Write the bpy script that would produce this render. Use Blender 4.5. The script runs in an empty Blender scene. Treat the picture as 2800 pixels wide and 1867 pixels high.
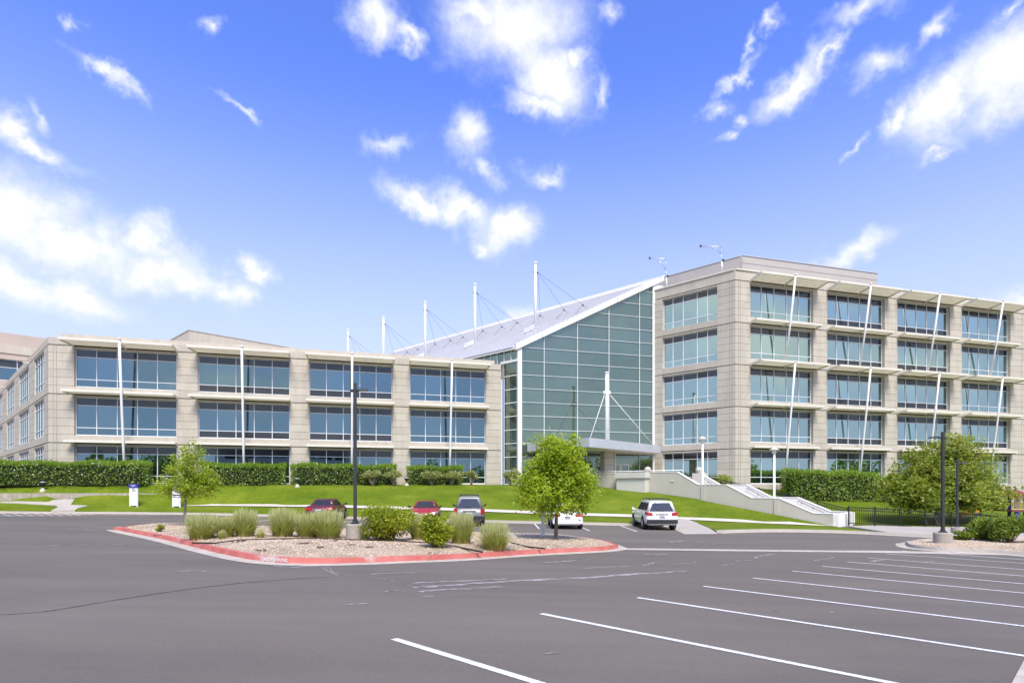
import bpy, bmesh, math, random
import numpy as np
from mathutils import Vector, Matrix
from mathutils.geometry import delaunay_2d_cdt

random.seed(7)
RNG = np.random.default_rng(7)
SC = bpy.context.scene
COL = SC.collection
R = math.radians

# ------------------------------------------------------------------ survey frame
# metres; survey station at the origin (eye height 1.75 m above the lot), +Y ahead
F, CX, HY = 1600.0, 1400.0, 1326.0


def P(px, py, Y):
    return Vector(((px - CX) / F * Y, Y, (HY - py) / F * Y))


def lot(X, Y):
    return max(-1.75 - .0257 * Y - .0244 * X, -2.5 - .0145 * X)


def G(px, py, dz=0.0):
    """sight line through (px, py) onto the parking lot surface raised by dz"""
    u, v = (px - CX) / F, (py - HY) / F
    c = []
    d = v - .0257 - .0244 * u
    if d > 1e-4:
        c.append((1.75 - dz) / d)
    d = v - .0145 * u
    if d > 1e-4:
        c.append((2.5 - dz) / d)
    Y = min(c)
    return Vector((u * Y, Y, -v * Y))


E1 = Vector((.9581, .2866, 0))        # along the fronts
IN = Vector((-.2866, .9581, 0))       # straight into the fronts
E2 = Vector((-.7167, .6974, 0))       # along the flanks, going away
Q2 = Vector((.6974, .7167, 0))        # square to the flanks


def interp(x, tab):
    xs = [t[0] for t in tab]
    return float(np.interp(x, xs, [t[1] for t in tab]))


# ------------------------------------------------------------------ materials
def new_mat(name):
    m = bpy.data.materials.new(name)
    m.use_nodes = True
    nt = m.node_tree
    nt.nodes.clear()
    out = nt.nodes.new('ShaderNodeOutputMaterial')
    return m, nt, out


def N(nt, typ, **kw):
    n = nt.nodes.new(typ)
    for k, v in kw.items():
        if k == 'ins':
            for i, val in v.items():
                n.inputs[i].default_value = val
        else:
            setattr(n, k, v)
    return n


def ramp(nt, stops, interpolation='LINEAR'):
    n = nt.nodes.new('ShaderNodeValToRGB')
    cr = n.color_ramp
    cr.interpolation = interpolation
    while len(cr.elements) > 1:
        cr.elements.remove(cr.elements[-1])
    cr.elements[0].position = stops[0][0]
    cr.elements[0].color = (*stops[0][1], 1)
    for p, c in stops[1:]:
        e = cr.elements.new(p)
        e.color = (*c, 1)
    return n


def surf(name, c1, c2=None, scale=3.0, rough=.8, metal=0.0, bump=0.0, bscale=40.0, spec=.3, detail=6,
         fine=None, fscale=60.0, famt=.3, coat=0.0, panel=0.0):
    """painted / mineral surface: two tones by soft noise, a finer speckle, optional bump"""
    m, nt, out = new_mat(name)
    L = nt.links.new
    b = N(nt, 'ShaderNodeBsdfPrincipled')
    b.inputs['Roughness'].default_value = rough
    b.inputs['Metallic'].default_value = metal
    b.inputs['Specular IOR Level'].default_value = spec
    b.inputs['Coat Weight'].default_value = coat
    b.inputs['Coat Roughness'].default_value = .04
    L(b.outputs[0], out.inputs[0])
    tc = N(nt, 'ShaderNodeTexCoord')
    if c2 is None:
        c2 = tuple(min(1, x * .88) for x in c1)
    n1 = N(nt, 'ShaderNodeTexNoise', ins={'Scale': scale, 'Detail': detail, 'Roughness': .6})
    L(tc.outputs['Object'], n1.inputs['Vector'])
    r1 = ramp(nt, [(.35, c2), (.65, c1)])
    L(n1.outputs[0], r1.inputs[0])
    col = r1.outputs[0]
    if fine:
        n2 = N(nt, 'ShaderNodeTexNoise', ins={'Scale': fscale, 'Detail': 3})
        L(tc.outputs['Object'], n2.inputs['Vector'])
        r2 = ramp(nt, [(.4, (0, 0, 0)), (.62, (1, 1, 1))])
        L(n2.outputs[0], r2.inputs[0])
        mx = N(nt, 'ShaderNodeMix', data_type='RGBA')
        mul = N(nt, 'ShaderNodeMath', operation='MULTIPLY', ins={1: famt})
        L(r2.outputs[0], mul.inputs[0])
        L(mul.outputs[0], mx.inputs[0])
        L(col, mx.inputs[6])
        mx.inputs[7].default_value = (*fine, 1)
        col = mx.outputs[2]
    if panel:
        geo = N(nt, 'ShaderNodeNewGeometry')
        rp_ = ramp(nt, [(0, (1 - panel,) * 3), (1, (1 + panel * .6,) * 3)])
        L(geo.outputs['Random Per Island'], rp_.inputs[0])
        mz = N(nt, 'ShaderNodeMix', data_type='RGBA', blend_type='MULTIPLY', ins={0: 1.0})
        L(col, mz.inputs[6])
        L(rp_.outputs[0], mz.inputs[7])
        st_ = N(nt, 'ShaderNodeTexNoise', ins={'Scale': 2.2, 'Detail': 5, 'Roughness': .7})
        ms_ = N(nt, 'ShaderNodeMapping', ins={3: (1, 1, .12)})
        L(tc.outputs['Object'], ms_.inputs[0])
        L(ms_.outputs[0], st_.inputs[0])
        rs_ = ramp(nt, [(.3, (.88, .87, .85)), (.55, (1, 1, 1))])
        L(st_.outputs[0], rs_.inputs[0])
        mz2 = N(nt, 'ShaderNodeMix', data_type='RGBA', blend_type='MULTIPLY', ins={0: 1.0})
        L(mz.outputs[2], mz2.inputs[6])
        L(rs_.outputs[0], mz2.inputs[7])
        col = mz2.outputs[2]
    L(col, b.inputs['Base Color'])
    if bump:
        n3 = N(nt, 'ShaderNodeTexNoise', ins={'Scale': bscale, 'Detail': 4})
        L(tc.outputs['Object'], n3.inputs['Vector'])
        bp = N(nt, 'ShaderNodeBump', ins={'Strength': bump, 'Distance': .02})
        L(n3.outputs[0], bp.inputs['Height'])
        L(bp.outputs[0], b.inputs['Normal'])
    return m


def glass_mat(name, tint, body, fac, rough=.015):
    m, nt, out = new_mat(name)
    L = nt.links.new
    g = N(nt, 'ShaderNodeBsdfGlossy', ins={'Roughness': rough})
    gi = N(nt, 'ShaderNodeNewGeometry')
    ri = ramp(nt, [(0, tuple(x * .86 for x in tint)), (.6, tint), (1, tuple(min(1, x * 1.12) for x in tint))])
    L(gi.outputs['Random Per Island'], ri.inputs[0])
    L(ri.outputs[0], g.inputs['Color'])
    d = N(nt, 'ShaderNodeBsdfDiffuse')
    tc = N(nt, 'ShaderNodeTexCoord')
    n1 = N(nt, 'ShaderNodeTexNoise', ins={'Scale': .6, 'Detail': 3})
    L(tc.outputs['Object'], n1.inputs['Vector'])
    r1 = ramp(nt, [(.3, tuple(x * .7 for x in body)), (.7, body)])
    L(n1.outputs[0], r1.inputs[0])
    L(r1.outputs[0], d.inputs[0])
    lw = N(nt, 'ShaderNodeLayerWeight', ins={'Blend': .25})
    mr = N(nt, 'ShaderNodeMapRange', ins={1: 0.0, 2: 1.0, 3: fac, 4: 1.0})
    L(lw.outputs['Fresnel'], mr.inputs[0])
    mx = N(nt, 'ShaderNodeMixShader')
    L(mr.outputs[0], mx.inputs[0])
    L(d.outputs[0], mx.inputs[1])
    L(g.outputs[0], mx.inputs[2])
    L(mx.outputs[0], out.inputs[0])
    return m


def leaf_mat(name, dark, mid, light, trans=.35, nscale=.9):
    m, nt, out = new_mat(name)
    L = nt.links.new
    geo = N(nt, 'ShaderNodeNewGeometry')
    r1 = ramp(nt, [(0, dark), (.5, mid), (1, light)])
    tc = N(nt, 'ShaderNodeTexCoord')
    n1 = N(nt, 'ShaderNodeTexNoise', ins={'Scale': nscale, 'Detail': 3})
    L(tc.outputs['Object'], n1.inputs['Vector'])
    ad = N(nt, 'ShaderNodeMath', operation='ADD')
    mu = N(nt, 'ShaderNodeMath', operation='MULTIPLY', ins={1: .55})
    mu2 = N(nt, 'ShaderNodeMapRange', ins={1: .3, 2: .7, 3: 0.0, 4: .5})
    L(geo.outputs['Random Per Island'], mu.inputs[0])
    L(n1.outputs[0], mu2.inputs[0])
    L(mu.outputs[0], ad.inputs[0])
    L(mu2.outputs[0], ad.inputs[1])
    L(ad.outputs[0], r1.inputs[0])
    b = N(nt, 'ShaderNodeBsdfPrincipled', ins={'Roughness': .5, 'Specular IOR Level': .35})
    t = N(nt, 'ShaderNodeBsdfTranslucent')
    hs = N(nt, 'ShaderNodeHueSaturation', ins={'Hue': .485, 'Saturation': 1.15, 'Value': 1.3})
    L(r1.outputs[0], b.inputs['Base Color'])
    L(r1.outputs[0], hs.inputs['Color'])
    L(hs.outputs[0], t.inputs[0])
    mx = N(nt, 'ShaderNodeMixShader', ins={0: trans})
    L(b.outputs[0], mx.inputs[1])
    L(t.outputs[0], mx.inputs[2])
    L(mx.outputs[0], out.inputs[0])
    return m


def asphalt_mat():
    m, nt, out = new_mat('asphalt')
    L = nt.links.new
    tc = N(nt, 'ShaderNodeTexCoord')
    b = N(nt, 'ShaderNodeBsdfPrincipled', ins={'Roughness': .82, 'Specular IOR Level': .35})
    L(b.outputs[0], out.inputs[0])
    big = N(nt, 'ShaderNodeTexNoise', ins={'Scale': .16, 'Detail': 5, 'Roughness': .6, 'Distortion': .6})
    mp = N(nt, 'ShaderNodeMapping', ins={3: (.55, 1.5, 1)})
    L(tc.outputs['Object'], mp.inputs[0])
    L(mp.outputs[0], big.inputs[0])
    r = ramp(nt, [(.30, (.118, .103, .084)), (.5, (.141, .123, .098)), (.72, (.168, .148, .117))])
    L(big.outputs[0], r.inputs[0])
    # sealed patches and drive lanes
    lane = N(nt, 'ShaderNodeTexNoise', ins={'Scale': .5, 'Detail': 4, 'Roughness': .7})
    mp2 = N(nt, 'ShaderNodeMapping', ins={2: (0, 0, R(8)), 3: (.16, 1.6, 1)})
    L(tc.outputs['Object'], mp2.inputs[0])
    L(mp2.outputs[0], lane.inputs[0])
    r2 = ramp(nt, [(.35, (.93, .93, .94)), (.65, (1.05, 1.04, 1.04))])
    L(lane.outputs[0], r2.inputs[0])
    mul = N(nt, 'ShaderNodeMix', data_type='RGBA', blend_type='MULTIPLY', ins={0: 1.0})
    L(r.outputs[0], mul.inputs[6])
    L(r2.outputs[0], mul.inputs[7])
    # aggregate speckle
    sp = N(nt, 'ShaderNodeTexNoise', ins={'Scale': 55.0, 'Detail': 2, 'Roughness': .7})
    L(tc.outputs['Object'], sp.inputs[0])
    r3 = ramp(nt, [(.3, (.72, .72, .72)), (.55, (1, 1, 1)), (.72, (1.5, 1.45, 1.4))])
    L(sp.outputs[0], r3.inputs[0])
    mul2 = N(nt, 'ShaderNodeMix', data_type='RGBA', blend_type='MULTIPLY', ins={0: .55})
    L(mul.outputs[2], mul2.inputs[6])
    L(r3.outputs[0], mul2.inputs[7])
    # small oil drips
    vo = N(nt, 'ShaderNodeTexVoronoi', ins={'Scale': .9, 'Randomness': 1.0})
    L(tc.outputs['Object'], vo.inputs[0])
    r4 = ramp(nt, [(.02, (.55, .55, .55)), (.06, (1, 1, 1))])
    L(vo.outputs[0], r4.inputs[0])
    mul3 = N(nt, 'ShaderNodeMix', data_type='RGBA', blend_type='MULTIPLY', ins={0: .8})
    L(mul2.outputs[2], mul3.inputs[6])
    L(r4.outputs[0], mul3.inputs[7])
    L(mul3.outputs[2], b.inputs['Base Color'])
    bp = N(nt, 'ShaderNodeBump', ins={'Strength': .35, 'Distance': .01})
    L(sp.outputs[0], bp.inputs['Height'])
    L(bp.outputs[0], b.inputs['Normal'])
    return m


def lawn_mat():
    m, nt, out = new_mat('mown_grass')
    L = nt.links.new
    tc = N(nt, 'ShaderNodeTexCoord')
    b = N(nt, 'ShaderNodeBsdfPrincipled', ins={'Roughness': .9, 'Specular IOR Level': .1})
    L(b.outputs[0], out.inputs[0])
    n1 = N(nt, 'ShaderNodeTexNoise', ins={'Scale': .35, 'Detail': 6, 'Roughness': .65})
    L(tc.outputs['Object'], n1.inputs[0])
    r = ramp(nt, [(.28, (.078, .128, .008)), (.5, (.118, .168, .010)), (.72, (.178, .212, .020))])
    L(n1.outputs[0], r.inputs[0])
    n2 = N(nt, 'ShaderNodeTexNoise', ins={'Scale': 7.0, 'Detail': 7, 'Roughness': .8})
    mp = N(nt, 'ShaderNodeMapping', ins={3: (.35, 1.3, .6)})
    L(tc.outputs['Object'], mp.inputs[0])
    L(mp.outputs[0], n2.inputs[0])
    r2 = ramp(nt, [(.3, (.55, .6, .5)), (.5, (1, 1, 1)), (.72, (1.35, 1.25, 1.3))])
    L(n2.outputs[0], r2.inputs[0])
    mul = N(nt, 'ShaderNodeMix', data_type='RGBA', blend_type='MULTIPLY', ins={0: 1.0})
    L(r.outputs[0], mul.inputs[6])
    L(r2.outputs[0], mul.inputs[7])
    L(mul.outputs[2], b.inputs['Base Color'])
    bp = N(nt, 'ShaderNodeBump', ins={'Strength': .8, 'Distance': .06})
    L(n2.outputs[0], bp.inputs['Height'])
    L(bp.outputs[0], b.inputs['Normal'])
    return m


def gravel_mat():
    m, nt, out = new_mat('gravel')
    L = nt.links.new
    tc = N(nt, 'ShaderNodeTexCoord')
    b = N(nt, 'ShaderNodeBsdfPrincipled', ins={'Roughness': .9, 'Specular IOR Level': .2})
    L(b.outputs[0], out.inputs[0])
    vo = N(nt, 'ShaderNodeTexVoronoi', ins={'Scale': 20.0})
    L(tc.outputs['Object'], vo.inputs[0])
    sep = N(nt, 'ShaderNodeSeparateColor')
    L(vo.outputs['Color'], sep.inputs[0])
    r = ramp(nt, [(0, (.38, .30, .215)), (.45, (.49, .395, .285)), (.8, (.55, .45, .335)), (1, (.63, .54, .43))])
    L(sep.outputs[0], r.inputs[0])
    r2 = ramp(nt, [(.2, (1, 1, 1)), (.6, (.68, .64, .62))])
    L(vo.outputs['Distance'], r2.inputs[0])
    mul = N(nt, 'ShaderNodeMix', data_type='RGBA', blend_type='MULTIPLY', ins={0: .7})
    L(r.outputs[0], mul.inputs[6])
    L(r2.outputs[0], mul.inputs[7])
    n1 = N(nt, 'ShaderNodeTexNoise', ins={'Scale': .9, 'Detail': 4})
    L(tc.outputs['Object'], n1.inputs[0])
    r3 = ramp(nt, [(.35, (.78, .76, .72)), (.65, (1.1, 1.06, 1.02))])
    L(n1.outputs[0], r3.inputs[0])
    mul2 = N(nt, 'ShaderNodeMix', data_type='RGBA', blend_type='MULTIPLY', ins={0: 1})
    L(mul.outputs[2], mul2.inputs[6])
    L(r3.outputs[0], mul2.inputs[7])
    L(mul2.outputs[2], b.inputs['Base Color'])
    bp = N(nt, 'ShaderNodeBump', ins={'Strength': .8, 'Distance': .03}, invert=True)
    L(vo.outputs['Distance'], bp.inputs['Height'])
    L(bp.outputs[0], b.inputs['Normal'])
    return m


def red_kerb_mat():
    """red kerb paint, worn off in patches"""
    m, nt, out = new_mat('red_kerb_paint')
    L = nt.links.new
    tc = N(nt, 'ShaderNodeTexCoord')
    b = N(nt, 'ShaderNodeBsdfPrincipled', ins={'Roughness': .7, 'Specular IOR Level': .25})
    L(b.outputs[0], out.inputs[0])
    n0 = N(nt, 'ShaderNodeTexNoise', ins={'Scale': 1.6, 'Detail': 5})
    L(tc.outputs['Object'], n0.inputs[0])
    r0 = ramp(nt, [(.3, (.44, .11, .09)), (.7, (.56, .19, .16))])
    L(n0.outputs[0], r0.inputs[0])
    n1 = N(nt, 'ShaderNodeTexNoise', ins={'Scale': .55, 'Detail': 8, 'Roughness': .65})
    L(tc.outputs['Object'], n1.inputs[0])
    r1 = ramp(nt, [(.58, (0, 0, 0)), (.66, (1, 1, 1))])
    L(n1.outputs[0], r1.inputs[0])
    mx = N(nt, 'ShaderNodeMix', data_type='RGBA')
    L(r1.outputs[0], mx.inputs[0])
    L(r0.outputs[0], mx.inputs[6])
    mx.inputs[7].default_value = (.50, .40, .35, 1)
    L(mx.outputs[2], b.inputs['Base Color'])
    return m


def blade_mat():
    """feather grass blades: straw at the base, green, paling to straw tips (by the blade's own height)"""
    m, nt, out = new_mat('feather_grass_blade')
    L = nt.links.new
    at = N(nt, 'ShaderNodeAttribute', attribute_name='along')
    geo = N(nt, 'ShaderNodeNewGeometry')
    r = ramp(nt, [(0, (.55, .42, .20)), (.16, (.42, .40, .13)), (.4, (.36, .43, .085)), (.75, (.47, .50, .14)),
                  (1, (.56, .56, .27))])
    L(at.outputs['Fac'], r.inputs[0])
    r2 = ramp(nt, [(0, (.6, .62, .55)), (1, (1.35, 1.25, 1.15))])
    L(geo.outputs['Random Per Island'], r2.inputs[0])
    mul = N(nt, 'ShaderNodeMix', data_type='RGBA', blend_type='MULTIPLY', ins={0: 1})
    L(r.outputs[0], mul.inputs[6])
    L(r2.outputs[0], mul.inputs[7])
    d = N(nt, 'ShaderNodeBsdfPrincipled', ins={'Roughness': .7, 'Specular IOR Level': .15})
    t = N(nt, 'ShaderNodeBsdfTranslucent')
    L(mul.outputs[2], d.inputs[0])
    L(mul.outputs[2], t.inputs[0])
    mx = N(nt, 'ShaderNodeMixShader', ins={0: .35})
    L(d.outputs[0], mx.inputs[1])
    L(t.outputs[0], mx.inputs[2])
    L(mx.outputs[0], out.inputs[0])
    return m


M = {}
M['asphalt'] = asphalt_mat()
M['lawn'] = lawn_mat()
M['gravel'] = gravel_mat()
M['red_kerb'] = red_kerb_mat()
M['blade'] = blade_mat()
M['soil'] = surf('soil', (.20, .16, .11), (.13, .12, .07), 1.5, .95)
M['precast'] = surf('precast_concrete', (.525, .476, .382), (.475, .430, .348), .5, .85, bump=.1, bscale=30, fine=(.56, .51, .42), fscale=5, famt=.35, panel=.07)
M['joint'] = surf('joint_sealant', (.25, .225, .185), None, 5, .9)
M['joint_soft'] = surf('pale_joint', (.33, .30, .25), None, 5, .9)
M['metal_clad'] = surf('grey_metal_cladding', (.47, .435, .39), (.44, .405, .365), .6, .6, spec=.3)
M['pink_wall'] = surf('rosy_concrete', (.50, .41, .34), (.46, .38, .32), .4, .85)
M['white_metal'] = surf('white_painted_metal', (.78, .77, .72), (.72, .71, .67), 1.5, .45, spec=.4)
M['cream_metal'] = surf('cream_painted_metal', (.70, .66, .54), (.64, .60, .50), .8, .5, spec=.4)
M['alu'] = surf('silver_aluminium', (.62, .64, .66), (.55, .57, .60), .7, .35, metal=.35, spec=.5)
M['mullion'] = surf('pale_window_frame', (.74, .76, .76), (.68, .70, .70), 2, .4, spec=.4)
M['mullion_soft'] = surf('grey_white_mullion', (.60, .64, .62), (.54, .58, .56), 2, .4, spec=.4)
M['roof_metal'] = surf('white_standing_roof', (.66, .645, .61), (.60, .585, .56), .3, .5, spec=.4)
M['roof_joint'] = surf('roof_joint', (.25, .26, .28), None, 2, .6)
M['glass_blue'] = glass_mat('blue_reflective_glass', (.20, .305, .345), (.02, .04, .05), .80)
M['glass_teal_cloud'] = glass_mat('teal_cloud_glass', (.42, .56, .535), (.025, .05, .05), .84)  # tint made whiter to stand in for clouds mirrored on this wing
M['glass_green'] = glass_mat('green_atrium_glass', (.30, .385, .305), (.105, .14, .112), .56)
M['spandrel'] = glass_mat('dark_spandrel_glass', (.22, .24, .25), (.045, .046, .046), .26, .05)
M['dark_in'] = surf('dark_interior', (.03, .035, .035), None, 1, .9)
M['stucco'] = surf('beige_stucco', (.52, .49, .40), (.485, .455, .375), .5, .9, bump=.15, bscale=60)
M['stucco_white'] = surf('pale_concrete', (.63, .60, .525), (.57, .545, .475), .7, .85)
M['sunlit_wall'] = surf('sunlit_white_concrete', (.84, .82, .77), (.78, .76, .71), .7, .85)  # white concrete; sunlit look of stair tops, end and far wall in colour
M['conc'] = surf('pavement_concrete', (.45, .41, .345), (.385, .35, .295), 1.2, .9, bump=.1, fine=(.36, .33, .29), fscale=7, famt=.4)
M['conc_pan'] = surf('gutter_concrete', (.54, .48, .39), (.45, .40, .325), 1.0, .9, fine=(.28, .25, .22), fscale=4, famt=.5)
M['conc_walk'] = surf('pale_walk_concrete', (.60, .55, .46), (.53, .48, .40), 1.0, .9)
M['conc_old'] = surf('weathered_wall_concrete', (.46, .41, .34), (.36, .32, .26), 1.2, .9, fine=(.28, .22, .15), fscale=2.5, famt=.5)
M['lamp_base'] = surf('lamp_base_concrete', (.44, .39, .32), (.35, .31, .26), 3, .9, bump=.15, fine=(.28, .25, .21), fscale=9, famt=.4)
M['paint'] = surf('white_road_paint', (.80, .79, .77), (.66, .65, .63), 4, .7, fine=(.36, .35, .35), fscale=22, famt=.55)
M['scuff'] = surf('pale_scuff', (.38, .355, .335), (.165, .148, .135), 3.5, .85)
M['crack'] = surf('dark_crack_seal', (.028, .026, .026), (.055, .05, .05), 2.5, .8)
M['pole_dark'] = surf('charcoal_pole_paint', (.040, .043, .048), (.032, .035, .038), 2, .45, spec=.4)
M['black_iron'] = surf('black_iron', (.018, .018, .02), None, 4, .5)
M['bark'] = surf('grey_bark', (.19, .155, .12), (.11, .09, .07), 6, .95, bump=.5, bscale=25)
M['bark_pale'] = surf('pale_branch', (.30, .25, .19), (.2, .17, .13), 6, .9)
M['leaf_young'] = leaf_mat('young_tree_leaf', (.18, .26, .03), (.31, .41, .048), (.49, .55, .09), .45)
M['leaf_tree'] = leaf_mat('tree_leaf', (.18, .30, .03), (.34, .46, .05), (.54, .62, .10), .5)
M['leaf_big'] = leaf_mat('shade_tree_leaf', (.12, .18, .025), (.26, .33, .05), (.48, .50, .14), .42)
M['leaf_hedge'] = leaf_mat('hedge_leaf', (.10, .175, .022), (.21, .32, .048), (.40, .49, .13), .38)
M['hedge_top'] = leaf_mat('hedge_new_growth', (.14, .26, .02), (.22, .36, .035), (.32, .44, .07), .45)
M['leaf_rose'] = leaf_mat('pale_bush_leaf', (.15, .19, .045), (.32, .36, .10), (.56, .55, .30), .35)
M['leaf_shrub'] = leaf_mat('yellow_shrub_leaf', (.10, .16, .012), (.30, .37, .03), (.58, .59, .075), .42)
M['leaf_dark'] = leaf_mat('dark_shrub_leaf', (.08, .15, .022), (.20, .28, .04), (.36, .42, .08), .38)
M['leaf_mound'] = leaf_mat('lime_mound_leaf', (.10, .16, .010), (.17, .25, .02), (.26, .33, .04), .35)
M['plume'] = leaf_mat('straw_plume', (.38, .42, .15), (.50, .52, .23), (.64, .61, .34), .4)
M['blossom'] = surf('cream_blossom', (.78, .76, .62), (.7, .66, .5), 8, .8)
M['car_maroon'] = surf('maroon_car_paint', (.11, .014, .026), (.10, .013, .023), 1, .3, spec=.5, coat=.35)
M['car_black'] = surf('black_car_paint', (.010, .008, .009), None, 1, .25, spec=.5, coat=1.0)
M['car_red'] = surf('red_car_paint', (.34, .016, .022), (.31, .014, .02), 1, .3, spec=.5, coat=.4)
M['car_grey'] = surf('grey_car_paint', (.24, .24, .245), (.22, .22, .225), 1, .4, metal=.1, spec=.4, coat=.15)
M['car_white'] = surf('white_car_paint', (.74, .74, .72), (.71, .71, .69), 1, .3, spec=.5, coat=.8)
M['car_glass'] = glass_mat('car_glass', (.38, .33, .27), (.04, .041, .041), .26)
M['rubber'] = surf('tyre_rubber', (.016, .016, .017), None, 6, .85)
M['rim'] = surf('alloy_rim', (.55, .56, .57), (.40, .41, .42), 6, .35, metal=.7)
M['trim'] = surf('dark_plastic_trim', (.035, .035, .037), None, 5, .6)
M['chrome'] = surf('chrome_trim', (.72, .72, .72), None, 5, .15, metal=.9)
M['tail'] = surf('red_lamp_lens', (.42, .004, .004), (.30, .004, .004), 5, .35, spec=.3, coat=.1)
M['lamp_clear'] = surf('clear_lamp_lens', (.72, .72, .72), (.5, .5, .5), 5, .15, spec=.6, coat=.8)
M['plate'] = surf('licence_plate', (.66, .66, .66), (.5, .52, .55), 10, .5)
M['sign_white'] = surf('white_sign_panel', (.78, .79, .80), (.74, .75, .76), 1, .5)
M['sign_blue'] = surf('blue_sign_cap', (.045, .045, .30), None, 1, .5)
M['sign_ink'] = surf('dark_sign_ink', (.05, .055, .09), None, 1, .6)
M['steel_edge'] = surf('rusty_edging', (.045, .032, .024), None, 6, .8)
M['rock'] = surf('pale_rock', (.48, .44, .37), (.36, .33, .28), 4, .9, bump=.4)
M['play_blue'] = surf('blue_play_paint', (.055, .065, .42), None, 2, .45)
M['play_red'] = surf('dark_red_play_roof', (.24, .025, .03), None, 2, .5)
M['play_yellow'] = surf('yellow_play_slide', (.72, .37, .02), (.66, .33, .02), 1, .45)
M['play_tan'] = surf('tan_play_rail', (.60, .45, .20), None, 2, .5)
M['play_deck'] = surf('maroon_play_deck', (.19, .07, .06), None, 2, .7)
M['pink_slab'] = surf('pink_play_canopy', (.62, .36, .30), None, 2, .6)
M['debris'] = surf('dry_twig', (.10, .07, .045), None, 6, .95)


# ------------------------------------------------------------------ mesh collecting
class MB:
    def __init__(self):
        self.v, self.f, self.m, self.mats, self.sm = [], [], [], [], []

    def mi(self, mat):
        if mat not in self.mats:
            self.mats.append(mat)
        return self.mats.index(mat)

    def face(self, pts, mat, smooth=False):
        i = len(self.v)
        self.v += [tuple(p) for p in pts]
        self.f.append(tuple(range(i, i + len(pts))))
        self.m.append(self.mi(mat))
        self.sm.append(smooth)

    def mesh(self, vs, fs, mat, smooth=False):
        i = len(self.v)
        self.v += [tuple(p) for p in vs]
        k = self.mi(mat)
        for f in fs:
            self.f.append(tuple(i + j for j in f))
            self.m.append(k)
            self.sm.append(smooth)

    def hexa(self, b, t, mat):
        """b: four bottom points, t: four top points (same winding)"""
        self.mesh(list(b) + list(t), [(3, 2, 1, 0), (4, 5, 6, 7), (0, 1, 5, 4), (1, 2, 6, 5), (2, 3, 7, 6), (3, 0, 4, 7)], mat)

    def box(self, o, a, b, c, mat):
        """box from corner o with edge vectors a, b, c"""
        o, a, b, c = Vector(o), Vector(a), Vector(b), Vector(c)
        if a.cross(b).dot(c) < 0:
            a, b = b, a
        self.hexa([o, o + a, o + a + b, o + b], [o + c, o + a + c, o + a + b + c, o + b + c], mat)

    def cbox(self, c, s, mat, rz=0.0):
        a = Vector((math.cos(rz), math.sin(rz), 0)) * s[0]
        b = Vector((-math.sin(rz), math.cos(rz), 0)) * s[1]
        d = Vector((0, 0, s[2]))
        self.box(Vector(c) - a / 2 - b / 2 - d / 2, a, b, d, mat)

    def tube(self, pts, radii, mat, n=8, caps=True, smooth=True):
        pts = [Vector(p) for p in pts]
        if not hasattr(radii, '__len__'):
            radii = [radii] * len(pts)
        i0 = len(self.v)
        k = self.mi(mat)
        for j, p in enumerate(pts):
            d = (pts[min(j + 1, len(pts) - 1)] - pts[max(j - 1, 0)])
            if d.length < 1e-9:
                d = Vector((0, 0, 1))
            d.normalize()
            ref = Vector((1, 0, 0)) if abs(d.z) > .8 else Vector((0, 0, 1))
            x = d.cross(ref).normalized()
            y = d.cross(x)
            for q in range(n):
                a = 2 * math.pi * q / n
                self.v.append(tuple(p + (x * math.cos(a) + y * math.sin(a)) * radii[j]))
        for j in range(len(pts) - 1):
            for q in range(n):
                a, b = i0 + j * n + q, i0 + j * n + (q + 1) % n
                self.f.append((a, a + n, b + n, b))
                self.m.append(k)
                self.sm.append(smooth)
        if caps:
            self.f.append(tuple(i0 + q for q in range(n)))
            self.f.append(tuple(i0 + (len(pts) - 1) * n + q for q in reversed(range(n))))
            self.m += [k, k]
            self.sm += [False, False]

    def bar(self, a, b, w, mat):
        self.tube([a, b], w * .7071, mat, 4, smooth=False)

    def lathe(self, o, prof, mat, n=20, smooth=True):
        o = Vector(o)
        vs, fs = [], []
        for r, z in prof:
            for q in range(n):
                a = 2 * math.pi * q / n
                vs.append(o + Vector((r * math.cos(a), r * math.sin(a), z)))
        for j in range(len(prof) - 1):
            for q in range(n):
                q2 = (q + 1) % n
                fs.append((j * n + q, j * n + q2, (j + 1) * n + q2, (j + 1) * n + q))
        fs.append(tuple(reversed(range(n))))
        fs.append(tuple((len(prof) - 1) * n + q for q in range(n)))
        self.mesh(vs, fs, mat, smooth)

    def prism(self, poly, off, mat):
        """poly: coplanar loop of points, off: extrusion vector"""
        n = len(poly)
        a = [Vector(p) for p in poly]
        b = [p + Vector(off) for p in a]
        self.mesh(a + b, [tuple(range(n)), tuple(reversed(range(n, 2 * n)))] +
                  [((i + 1) % n, i, n + i, n + (i + 1) % n) for i in range(n)], mat)

    def build(self, name, parent=None, mats=None):
        me = bpy.data.meshes.new(name)
        off = parent_loc(parent)
        v = np.array(self.v, dtype=float).reshape(-1, 3) - np.array(off)
        me.from_pydata(v.tolist(), [], self.f)
        for m in self.mats:
            me.materials.append(m)
        me.polygons.foreach_set('material_index', self.m)
        me.polygons.foreach_set('use_smooth', self.sm)
        me.update()
        o = bpy.data.objects.new(name, me)
        COL.objects.link(o)
        if parent is not None:
            o.parent = parent
        return o


def parent_loc(p):
    t = Vector((0, 0, 0))
    while p is not None:
        t = t + Vector(p.location)
        p = p.parent
    return tuple(t)


def tag(o, label=None, cat=None, group=None, kind=None):
    if label:
        o['label'] = label
    if cat:
        o['category'] = cat
    if group:
        o['group'] = group
    if kind:
        o['kind'] = kind
    return o


def thing(name, label, cat, loc=(0, 0, 0), group=None, rz=0.0):
    o = bpy.data.objects.new(name, None)
    o.empty_display_size = .3
    COL.objects.link(o)
    o.location = loc
    o.rotation_euler = (0, 0, rz)
    return tag(o, label, cat, group)


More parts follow.
